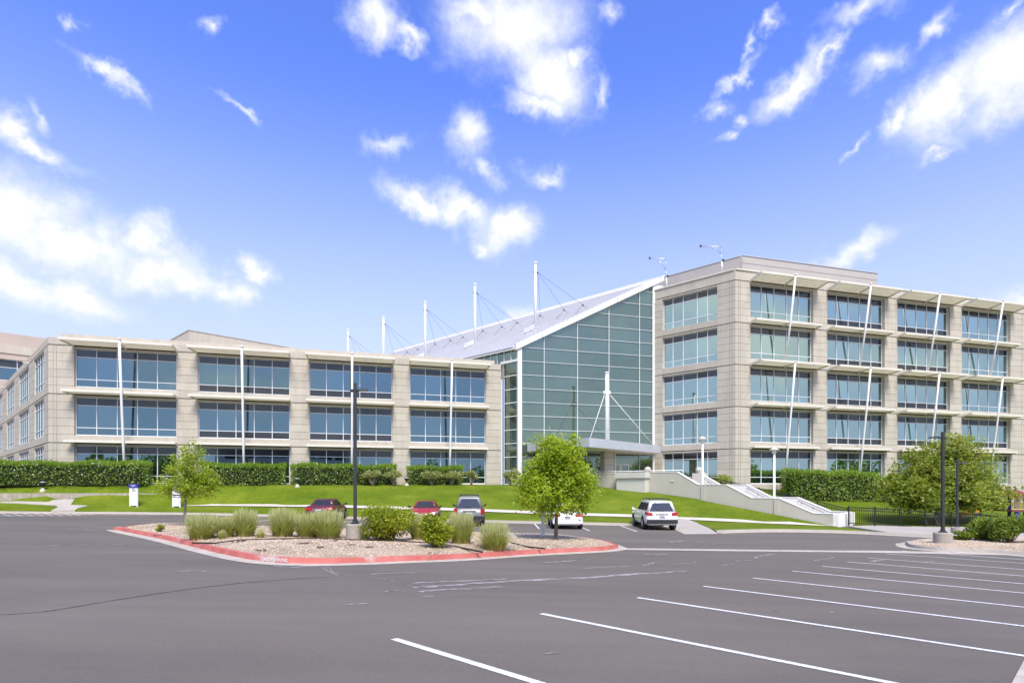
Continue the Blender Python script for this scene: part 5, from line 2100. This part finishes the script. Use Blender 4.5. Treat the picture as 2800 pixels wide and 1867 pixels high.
# ------------------------------------------------------------------ signs
def font_mesh(txt, size, mat, name, parent=None, mw=None, depth=.002):
    cu = bpy.data.curves.new(name, 'FONT')
    cu.body = txt
    cu.size = size
    cu.extrude = depth
    cu.align_x = 'CENTER'
    cu.align_y = 'CENTER'
    o = bpy.data.objects.new(name, cu)
    COL.objects.link(o)
    bpy.context.view_layer.update()
    me = bpy.data.meshes.new_from_object(o)
    COL.objects.unlink(o)
    bpy.data.objects.remove(o)
    me.materials.clear()
    me.materials.append(mat)
    r = bpy.data.objects.new(name, me)
    COL.objects.link(r)
    if parent is not None:
        r.parent = parent
    if mw is not None:
        r.matrix_local = mw
    return r


def sign(label, foot, w, h, group):
    t = thing('direction_sign', label, 'sign', foot, group, 0)
    b = Vector(foot)
    mb = MB()
    for s in (-1, 1):
        mb.cbox(b + Vector((s * (w / 2 - .03), 0, h * .46)), (.075, .10, h * .92), M['sign_white'])
    mb.build('post', t)
    mb = MB()
    mb.cbox(b + Vector((0, -.01, h * .48)), (w - .13, .06, h * .84), M['sign_white'])
    mb.build('panel', t)
    mb = MB()
    mb.cbox(b + Vector((0, 0, h * .92)), (w + .08, .16, h * .16), M['sign_blue'])
    cap = mb.build('sign_cap', t)
    mb = MB()
    for zz, x0, x1, nn_ in ((.938, -.33, .33, 9), (.898, -.16, .16, 5)):
        for i in range(nn_):
            a = x0 + (x1 - x0) * i / nn_
            mb.cbox(b + Vector(((a + (x1 - x0) / nn_ * .4) * w, -.086, h * zz)), ((x1 - x0) / nn_ * .72 * w, .006, .038), M['sign_white'])
    mb.build('lettering', cap)
    mb = MB()
    fz = h * .755
    f = lambda x, z: b + Vector((x, -.047, fz + z))
    mb.tube([f(-.035, .13), f(-.035, .16)], .028, M['sign_ink'], 8)
    mb.tube([f(-.04, .10), f(-.02, .0), f(.08, -.005), f(.13, -.10), f(.17, -.085)], .017, M['sign_ink'], 6)
    mb.tube([f(-.03, .06), f(.05, .055)], .013, M['sign_ink'], 6)
    mb.tube([f(.075 * math.cos(R(a)) - .01 + .0, .095 * math.sin(R(a)) - .045) for a in range(120, 345, 15)], .014, M['sign_ink'], 6)
    mb.build('wheelchair_symbol', t)
    mb = MB()
    mb.tube([b + Vector((-w * .38 + w * .62 * i / 8, -.043, h * (.36 - .13 * (i / 8) ** 2))) for i in range(9)], .012, M['alu'], 5)
    mb.cbox(b + Vector((0, -.043, h * .47)), (w * .74, .004, .012), M['alu'])
    mb.build('line_mark', t)
    return t


q = LZ(366, 1385.5)
sign('white pylon sign with blue cap and wheelchair symbol on the left lawn', q, .60, 1.72, 'white pylon signs on the lawn')
q = LZ(483, 1387.5)
sign('white pylon sign half hidden behind the slender young tree', q, .60, 1.72, 'white pylon signs on the lawn')
p = GI(1484.5, 1466)
k = p.y / F
mb = MB()
mb.box(p + Vector((-4.6 * k, 0, -.1)), (9.2 * k, 0, 0), (0, .07, 0), (0, 0, 80 * k + .1), M['sign_white'])
mb.cbox(p + Vector((0, .035, 80 * k)), (11 * k, .09, .03), M['sign_white'])
tag(mb.build('marker_post'), 'flat white marker post behind the square-topped young tree', 'post')
# stencilled kerb lettering
kl = smooth_line(ISL, 12, True)
kl = [p for p in kl if p.y < 19]
A = min(kl, key=lambda p: abs(CX + F * p.x / p.y - 728))
B = min(kl, key=lambda p: abs(CX + F * p.x / p.y - 784))
d = (B - A).normalized()
c = (A + B) / 2
ang = math.atan2(d.y, d.x)
mw = Matrix.Translation(Vector((c.x, c.y, lot(c.x, c.y) + .078)) + Vector((d.y, -d.x, 0)) * .0 + Vector((d.y, -d.x, 0)) * .02) @ Matrix.Rotation(ang, 4, 'Z') @ Matrix.Rotation(math.pi / 2 - .2, 4, 'X')
tag(font_mesh('NO PARKING', .125, M['paint'], 'kerb_lettering', None, mw, .003), kind='structure')

# ------------------------------------------------------------------ edging, rock, twigs
for pts, lab in [([(525, 1478.6), (590, 1477), (657, 1475.6), (760, 1474), (860, 1473), (1000, 1477.7), (1100, 1480.8), (1202, 1486.7), (1319, 1503)], 'long dark edging strip curving through the island gravel'),
                 ([(1396, 1483.6), (1440, 1489), (1490, 1494)], 'short dark edging strip in the gravel by the square-topped tree')]:
    mb = MB()
    ln = [GI(*q) for q in pts]
    mb.tube([q + UPZ * .012 for q in ln], .03, M['steel_edge'], 6)
    tag(mb.build('edging_strip'), lab, 'edging', 'edging strips in the gravel')
p = GI(1388, 1471)
mb = MB()
bm = bmesh.new()
bmesh.ops.create_icosphere(bm, subdivisions=2, radius=.3)
for v in bm.verts:
    v.co *= 1 + random.uniform(-.18, .18)
mb.mesh([p + Vector((v.co.x * 1.1, v.co.y * .8, v.co.z * .75 + .05)) for v in bm.verts], [tuple(v.index for v in f.verts) for f in bm.faces], M['rock'])
bm.free()
tag(mb.build('rock'), 'pale grey rock beside the rightmost grass clump', 'rock')
mb = MB()
for px, py in [(652, 1479), (665, 1478), (783, 1476), (833, 1488), (836, 1487), (916, 1480), (960, 1492), (1183, 1508), (1012, 1497), (428, 1462), (880, 1498), (720, 1498), (1400, 1494)]:
    p = GI(px, py)
    for i in range(9):
        a = random.uniform(0, 6.28)
        q = p + Vector((random.gauss(0, .07), random.gauss(0, .07), .02))
        mb.tube([q, q + Vector((math.cos(a), math.sin(a), random.uniform(0, .4))) * random.uniform(.04, .12)], .009, M['debris'], 4)
tag(mb.build('litter'), kind='stuff')

# ------------------------------------------------------------------ cars
def car(label, px, Z, az, L_, W_, H_, paint, sedan, group, nose_out=False, rack=None, lower=None, hatch_trim=None, roofpaint=None):
    r = .335 if sedan else .37
    hd = Vector((math.sin(R(az)), math.cos(R(az)), 0))
    rear = Vector(((px - CX) / F * Z, Z, 0))
    o = rear + hd * (L_ / 2)
    hv = -hd if nose_out else hd
    t = thing('car', label, 'car', (o.x, o.y, lot(o.x, o.y) + .012), group)
    rzv = math.atan2(hv.y, hv.x)
    # pitch follows the lot
    gx = lot(o.x + hv.x, o.y + hv.y) - lot(o.x - hv.x, o.y - hv.y)
    t.rotation_euler = (0, -math.atan2(gx, 2), rzv)
    loc = Vector(t.location)

    def done(mb, name, parent=t):
        off = Vector(parent_loc(parent))
        mb.v = [(v[0] + off.x, v[1] + off.y, v[2] + off.z) for v in mb.v]
        return mb.build(name, parent)
    h2, hw = L_ / 2, W_ / 2
    if sedan:
        st = [(-h2, .30, .62, .80), (-h2 + .05, .24, .80, .92), (-h2 + .25, .22, .985, .965), (-h2 + .75, .21, 1.0, 1), (-h2 + 1.35, .2, .97, 1), (0, .2, .95, 1), (h2 - 1.35, .2, .95, 1), (h2 - .95, .2, .93, .99), (h2 - .35, .21, .82, .94), (h2 - .08, .24, .68, .84), (h2, .30, .52, .72)]
        hb, xr0, xr1, xf1, xf0, top_in = .95, -h2 + .70, -h2 + 1.35, h2 - 2.05, h2 - 1.22, .27
    else:
        st = [(-h2, .38, .78, .86), (-h2 + .05, .30, 1.0, .95), (-h2 + .18, .28, 1.06, .975), (-h2 + .9, .27, 1.08, 1), (0, .27, 1.07, 1), (h2 - 1.45, .27, 1.05, 1), (h2 - 1.0, .27, 1.02, .99), (h2 - .35, .28, .95, .95), (h2 - .08, .32, .80, .87), (h2, .40, .62, .76)]
        hb, xr0, xr1, xf1, xf0, top_in = 1.06, -h2 + .16, -h2 + .34, h2 - 2.05, h2 - 1.28, .22
    mb = MB()
    rings = []
    for (x, zb, zt, w) in st:
        w = hw * w
        half = [(w * .80, zb), (w * .96, zb + .10), (w, zb + (zt - zb) * .45), (w * .985, zb + (zt - zb) * .72), (w * .95, zt - .05), (w * .86, zt), (w * .45, zt + .025)]
        rings.append([Vector((x, y, z)) for y, z in half] + [Vector((x, -y, z)) for y, z in reversed(half)])
    m = len(rings[0])
    vs = [p for rg in rings for p in rg]
    fs = []
    for i in range(len(rings) - 1):
        for k in range(m):
            k2 = (k + 1) % m
            fs.append((i * m + k, i * m + k2, (i + 1) * m + k2, (i + 1) * m + k))
    mb.mesh(vs, fs, paint, True)
    mb.face(list(reversed(rings[0])), paint)
    mb.face(rings[-1], paint)
    # cabin shell, rounded
    bm = bmesh.new()
    wb, wt = hw * .90, hw * .90 - top_in
    zt = H_ - .015
    co = [(xr0, wb, hb - .03), (xf0, wb, hb - .05), (xf0, -wb, hb - .05), (xr0, -wb, hb - .03), (xr1, wt, zt - .05), (xf1, wt, zt - .03), (xf1, -wt, zt - .03), (xr1, -wt, zt - .05)]
    bv = [bm.verts.new(c) for c in co]
    for f in [(0, 1, 5, 4), (1, 2, 6, 5), (2, 3, 7, 6), (3, 0, 4, 7), (4, 5, 6, 7), (3, 2, 1, 0)]:
        bm.faces.new([bv[i] for i in f])
    bmesh.ops.recalc_face_normals(bm, faces=bm.faces)
    bm.edges.ensure_lookup_table()
    ed = [e for e in bm.edges if max(v.co.z for v in e.verts) > hb + .1]
    bmesh.ops.bevel(bm, geom=ed, offset=.09, segments=3, affect='EDGES', profile=.6)
    bm.verts.index_update()
    mb.mesh([v.co.copy() for v in bm.verts], [tuple(v.index for v in f.verts) for f in bm.faces], roofpaint or paint, True)
    bm.free()
    body = done(mb, 'body')
    # glazing, laid 8 mm proud of the shell
    def quad_on(c, uvs, off, mat, mbx, sub=1):
        a, b, d_, e = [Vector(x) for x in c]
        nn = (b - a).cross(e - a).normalized() * off
        mbx.face([a.lerp(b, u).lerp(e.lerp(d_, u), v) + nn for u, v in uvs], mat)
    sideL = [co[1], co[0], co[4], co[5]]
    sideR = [co[3], co[2], co[6], co[7]]
    for c, fl in ((sideL, False), (sideR, True)):
        cuts = [(.10, .40), (.43, .70), (.73, .93)] if not sedan else [(.16, .50), (.54, .86)]
        for (u0, u1) in cuts:
            if fl:
                u0, u1 = 1 - u1, 1 - u0
            g = MB()
            quad_on(c, [(u0, .16), (u1, .16), (u1 if .1 < u1 < .9 else u1 + (.02 if u1 > .5 else -.02), .84), (u0 if .1 < u0 < .9 else u0, .84)], .010, M['car_glass'], g)
            done(g, 'side_window')
    g = MB()
    quad_on([co[0], co[3], co[7], co[4]], [(.09, .14 if sedan else .08), (.91, .14 if sedan else .08), (.86, .86), (.14, .86)], .010, M['car_glass'], g)
    done(g, 'rear_window')
    g = MB()
    quad_on([co[2], co[1], co[5], co[6]], [(.07, .10), (.93, .10), (.90, .9), (.10, .9)], .010, M['car_glass'], g)
    done(g, 'windscreen')
    # wheels
    for sx in (-1, 1):
        for sy in (-1, 1):
            x = (-h2 + (1.02 if sedan else .98)) if sx < 0 else (h2 - .92)
            y = sy * (hw - .11)
            w = MB()
            ax = Vector((0, sy, 0))
            w.tube([Vector((x, sy * (hw - .25), r + .03)), Vector((x, sy * (hw + .006), r + .03))], r * 1.17, M['trim'], 22)  # dark disc stands in for the shaded hollow of an uncut arch
            w.tube([Vector((x, y - sy * .11, r)), Vector((x, y - sy * .10, r)), Vector((x, y + sy * .10, r)), Vector((x, y + sy * .125, r))], [r * .9, r, r, r * .93], M['rubber'], 22)
            wo_ = done(w, 'wheel')
            g = MB()
            g.tube([Vector((x, y + sy * .120, r)), Vector((x, y + sy * .132, r))], [r * .66, r * .60], M['rim'], 18)
            for k in range(5):
                a = k * 1.2566
                p0, p1 = Vector((x, y + sy * .134, r)), Vector((x + math.cos(a + .63) * r * .46, y + sy * .134, r + math.sin(a + .63) * r * .46))
                g.tube([p1, p1 + ax * .004], r * .13, M['trim'], 8)
            done(g, 'rim', wo_)
    # lamps, bumpers, plates
    zl = .80 if sedan else .93
    for s in (-1, 1):
        g = MB()
        a = Vector((-h2 - .005, s * hw * .92, zl))
        if sedan:
            g.hexa([a + Vector((.02, 0, -.07)), a + Vector((-.0, -s * .40, -.06)), a + Vector((.12, -s * .40, -.06)), a + Vector((.34, s * .075, -.05))],
                   [a + Vector((.10, 0, .09)), a + Vector((.03, -s * .40, .07)), a + Vector((.14, -s * .40, .07)), a + Vector((.36, s * .070, .10))], M['tail'])
        elif hatch_trim:
            g.hexa([a + Vector((.0, .01 * s, -.22)), a + Vector((-.02, -s * .17, -.22)), a + Vector((.14, -s * .17, -.22)), a + Vector((.22, s * .075, -.22))],
                   [a + Vector((.05, .01 * s, .12)), a + Vector((.02, -s * .17, .12)), a + Vector((.16, -s * .17, .12)), a + Vector((.24, s * .07, .12))], M['tail'])
        else:
            g.hexa([a + Vector((.0, 0, -.06)), a + Vector((-.02, -s * .33, -.07)), a + Vector((.14, -s * .33, -.07)), a + Vector((.30, s * .075, .0))],
                   [a + Vector((.05, 0, .13)), a + Vector((.02, -s * .33, .08)), a + Vector((.16, -s * .33, .08)), a + Vector((.32, s * .07, .13))], M['tail'])
        done(g, 'tail_light')
        g = MB()
        zf = .66 if sedan else .82
        a = Vector((h2 - .04, s * hw * .78, zf))
        g.hexa([a + Vector((-.0, 0, -.07)), a + Vector((.03, -s * .34, -.06)), a + Vector((-.2, -s * .34, -.06)), a + Vector((-.42, s * .175, .0))],
               [a + Vector((-.06, 0, .08)), a + Vector((-.02, -s * .34, .04)), a + Vector((-.2, -s * .34, .06)), a + Vector((-.44, s * .165, .13))], M['lamp_clear'])
        done(g, 'headlight')
        g = MB()
        bx = xf0 - .22
        g.hexa([Vector((bx, s * (hw - .06), hb - .0)), Vector((bx + .12, s * (hw - .06), hb)), Vector((bx + .16, s * (hw + .17), hb + .03)), Vector((bx + .02, s * (hw + .17), hb + .03))],
               [Vector((bx, s * (hw - .06), hb + .07)), Vector((bx + .12, s * (hw - .06), hb + .07)), Vector((bx + .15, s * (hw + .16), hb + .19)), Vector((bx + .03, s * (hw + .16), hb + .19))], M['trim'] if not (sedan is False and hatch_trim is None) else paint)
        done(g, 'mirror')
    g = MB()
    lm = lower or paint
    for x, w_, z0, z1, dx in ((-h2 - .035, .93, .32 if sedan else .38, .50 if sedan else .62, .16), (h2 - .12, .86, .26, .44 if sedan else .55, .16)):
        g = MB()
        g.cbox(Vector((x + dx / 2, 0, (z0 + z1) / 2)), (dx, W_ * w_, z1 - z0), lm)
        done(g, 'bumper')
    g = MB()
    zp = .70 if sedan else (.80 if not hatch_trim else .76)
    g.cbox(Vector((-h2 - .012 + (.0 if sedan else .0), 0, zp)), (.03, .32, .16), M['plate'])
    g.cbox(Vector((-h2 - .016, 0, zp - .02)), (.026, .24, .05), M['sign_ink'])
    done(g, 'licence_plate')
    if not sedan:
        g = MB()
        g.cbox(Vector((-h2 - .0, 0, zp + .145)), (.05, .78, .045), M['chrome'] if not hatch_trim else M['trim'])
        a = Vector((xr0 + .01, -.1, hb + .06))
        g.bar(a - Vector((.05, 0, 0)), a + Vector((-.03, .42, .05)), .022, M['trim'])
        done(g, 'tailgate_trim')
    if nose_out:
        g = MB()
        g.cbox(Vector((h2 - .01, 0, .50)), (.06, W_ * .5, .16), M['trim'])
        g.tube([Vector((h2 - .03, 0, .64)), Vector((h2 + .03, 0, .64))], .085, M['chrome'], 16)
        done(g, 'grille')
    if rack:
        g = MB()
        for s in (-1, 1):
            y = s * (wt - .05)
            g.tube([Vector((xr1 + .25, y, zt - .02)), Vector((xr1 + .35, y, zt + .07)), Vector((xf1 - .4, y, zt + .07)), Vector((xf1 - .25, y, zt - .01))], .022, M['trim'], 6)
        for x in (xr1 + .55, xf1 - .65):
            g.bar(Vector((x, -(wt - .05), zt + .075)), Vector((x, wt - .05, zt + .075)), .04, M['trim'])
        done(g, 'roof_rack')
    return t


CG = 'cars parked along the far kerb'
car('dark maroon saloon parked nose-in behind the widest grass clumps', 871, 37.0, -4.0, 4.7, 1.80, 1.46, M['car_maroon'], True, CG)
car('bright red saloon parked nose-out behind the yellow shrubs', 1158, 36.2, -5, 4.5, 1.80, 1.44, M['car_red'], True, CG, nose_out=True)
car('boxy dark grey off-roader with roof rack, parked nose-in beside the red saloon', 1283, 34.8, -3.8, 4.8, 1.85, 1.80, M['car_grey'], False, CG, rack=True, lower=M['trim'], hatch_trim=True)
car('white saloon half hidden behind the square-topped young tree', 1553, 33.6, .5, 4.8, 1.84, 1.46, M['car_white'], True, CG)
car('white rounded off-roader with black roof bars, rightmost of the parked cars', 1811, 33.9, 1.0, 4.79, 1.91, 1.74, M['car_white'], False, CG, rack=True, lower=M['trim'])

# ------------------------------------------------------------------ roof davits
for (px, ya, yb, ax, ay, sx, sy, lab) in [(1823, 785, 737, -44, -31, -23, -27, 'thin silver swing-arm davit at the left end of the tall wing parapet'),
                                          (1974.5, 742, 693, -56, -20, -28, -22, 'thin silver swing-arm davit nearer the corner of the tall wing parapet')]:
    Yc = 54.17 * 2255 / (px + 244) + .25
    a, b = P(px, ya, Yc), P(px - 2, yb, Yc)
    k = Yc / F
    t = thing('roof_davit', lab, 'davit', a, 'davits on the roof edge')
    mb = MB()
    mb.tube([a, a.lerp(b, .55)], .075, M['white_metal'], 8)
    mb.tube([a.lerp(b, .5), b], .03, M['alu'], 8)
    mb.cbox(a.lerp(b, .62) + Vector((.15, 0, 0)), (.18, .12, .16), M['trim'])
    mb.build('post', t)
    mb = MB()
    e = b + Vector((ax * k, .0, -ay * k))
    tp = b + Vector((0, 0, -(ay + 8) * k))
    tp.z = e.z - .16
    el_ = b + Vector((sx * k, 0, 0))
    el_.z = e.z - .07
    mb.tube([b, tp], .02, M['alu'], 6)
    for oy in (-.07, .07):
        v = Vector((0, oy, 0))
        mb.tube([b + v, el_ + v], .022, M['alu'], 6)
        mb.tube([tp + v, tp + Vector((-.15, oy, .1)), e + v], .03, M['alu'], 6)
    for f in (.2, .4, .6, .8):
        q = b.lerp(el_, f)
        mb.tube([q + Vector((-.02, -.07, 0)), q + Vector((.05, .07, .06))], .014, M['alu'], 5)
    mb.cbox(e + Vector((-.03, 0, 0)), (.12, .2, .18), M['pole_dark'])
    mb.build('arm', t)

# ------------------------------------------------------------------ playground behind the fence
pg = P(2765, 1415, 45.5)
gz = right_z(pg.x, pg.y)
t = thing('play_tower', 'wooden play tower with blue posts, dark red roof and tan railings at the right edge', 'playground', (pg.x, pg.y, gz))
top = (HY - 1340) / F * 45.5


def pt(px, py, Y=45.5):
    return P(px, py, Y)


for px, Y, yt in [(2779, 45.2, 1358), (2803, 45.2, 1350), (2784, 47.4, 1345), (2815, 47.4, 1345), (2760, 46.6, 1336)]:
    a = P(px, yt, Y)
    mb = MB()
    mb.cbox(Vector((a.x, a.y, (a.z + gz - .2) / 2)), (.17, .17, a.z - gz + .2), M['play_blue'])
    mb.build('post', t)
a, b = P(2776, 1358, 45.0), P(2830, 1358, 45.0)
mb = MB()
c0_, c1_ = Vector((a.x, a.y - .2, a.z)), Vector((b.x, b.y - .2, b.z))
dd = Vector((0, 2.8, 0))
rg = Vector((0, 1.4, .55))
mb.mesh([c0_, c1_, c1_ + dd, c0_ + dd, c0_ + rg + Vector((.4, 0, 0)), c1_ + rg - Vector((.4, 0, 0))], [(0, 1, 5, 4), (1, 2, 5), (2, 3, 4, 5), (3, 0, 4), (3, 2, 1, 0)], M['play_red'])
mb.build('roof', t)
a, b = P(2738, 1393, 46.0), P(2840, 1399, 45.0)
mb = MB()
mb.box(Vector((a.x, 45.0, a.z - .12)), (b.x - a.x, 0, 0), (0, 2.6, 0), (0, 0, .13), M['play_deck'])
mb.build('deck', t)
mb = MB()
for zz in (.05, .95):
    mb.bar(Vector((a.x, 45.05, a.z + zz)), Vector((b.x, 45.05, a.z + zz)), .06, M['play_tan'])
for i in range(24):
    q = Vector((a.x + (b.x - a.x) * i / 23, 45.05, a.z))
    mb.bar(q + UPZ * .05, q + UPZ * .95, .035, M['play_tan'])
mb.build('railing', t)
a = P(2728, 1333, 46.5)
mb = MB()
mb.box(Vector((a.x, a.y, a.z - .22)), (.95, 0, 0), (0, 1.4, 0), (0, 0, .28), M['pink_slab'])
mb.build('shade_panel', t)
q = P(2655, 1412, 44.2)
t = thing('slide', 'yellow playground slide behind the iron fence beside the shade tree', 'slide', (q.x, q.y, right_z(q.x, q.y)))
a, b = P(2628, 1409, 43.8), P(2682, 1398, 45.2)
mb = MB()
g0 = right_z(q.x, q.y)
lo, hi = Vector((a.x, a.y, a.z - .1)), Vector((b.x, b.y, b.z + .05))
wv_ = Vector((.25, .75, 0))
mb.hexa([lo - UPZ * .06, hi - UPZ * .06, hi + wv_ - UPZ * .06, lo + wv_ - UPZ * .06], [lo, hi, hi + wv_, lo + wv_], M['play_yellow'])
for s in (Vector((0, 0, 0)), wv_ * .92):
    mb.hexa([lo + s, hi + s, hi + s + wv_ * .08, lo + s + wv_ * .08], [lo + s + UPZ * .2, hi + s + UPZ * .2, hi + s + wv_ * .08 + UPZ * .2, lo + s + wv_ * .08 + UPZ * .2], M['play_yellow'])
mb.build('chute', t)
mb = MB()
for p0 in (hi, hi + wv_, lo + wv_, lo):
    mb.bar(Vector((p0.x, p0.y, g0 - .1)), p0 - UPZ * .03, .07, M['play_blue'])
mb.build('leg', t)
q = P(2543, 1440, 42.3)
q.z = right_z(q.x, q.y)
t = thing('play_spring_rider', 'small silver play bench half hidden behind the iron fence', 'bench', q)
mb = MB()
mb.cbox(q + UPZ * .62, (1.0, .32, .05), M['alu'])
mb.build('seat', t)
for s in (-1, 1):
    mb = MB()
    mb.tube([q + Vector((s * .36, -.3, 0)), q + Vector((s * .36, 0, .60)), q + Vector((s * .36, .3, 0))], .03, M['alu'], 6)
    mb.build('leg', t)

# ------------------------------------------------------------------ what the glass mirrors: trees and a building across the road
pts = []
TR = MB()
for i in range(58):
    a = R(78 + 186 * i / 57 + random.uniform(-1.5, 1.5))
    d = random.uniform(88, 118)
    c = np.array([math.sin(a) * d, math.cos(a) * d, 0])
    if -12 < c[0] < 36 and c[1] < -60:
        continue
    h = random.uniform(4.5, 9.5) * (1.45 if a < R(128) else 1.6 if a > R(232) else 1.0)
    w = random.uniform(2.6, 4.6)
    z0 = ground_z(c[0], c[1])
    TR.tube([(c[0], c[1], z0 - .3), (c[0], c[1], z0 + h * .5)], [.25, .15], M['bark'], 6)
    q = RNG.normal(size=(520, 3))
    q /= np.linalg.norm(q, axis=1)[:, None]
    q *= (RNG.uniform(.3, 1, 520) ** .5)[:, None] * np.array([w, w, h * .42]) * (1 + .25 * np.sin(q[:, :1] * 5 + i))
    pts.append(c + np.array([0, 0, z0 + h * .58]) + q)
o = leaf_object('treeline', np.concatenate(pts), .95, M['leaf_hedge'], None, .7, .3)
tag(o, kind='stuff')
tr = TR.build('treeline')
tag(tr, kind='stuff')
bx = thing('office_building', 'pale office block across the road, mirrored in the blue windows', 'building', (12, -92, -.3))
mb = MB()
mb.box((-8, -104, -1), (40, 0, 0), (0, 12, 0), (0, 0, 13.5), M['stucco_white'])
mb.box((-2, -103, 12.5), (22, 0, 0), (0, 9, 0), (0, 0, 3.0), M['stucco_white'])
for z in (1.2, 4.8, 8.4):
    for i in range(8):
        mb.box((-6.6 + i * 4.75, -91.98, z), (3.6, 0, 0), (0, .06, 0), (0, 0, 2.0), M['dark_in'])
mb.build('wall', bx)
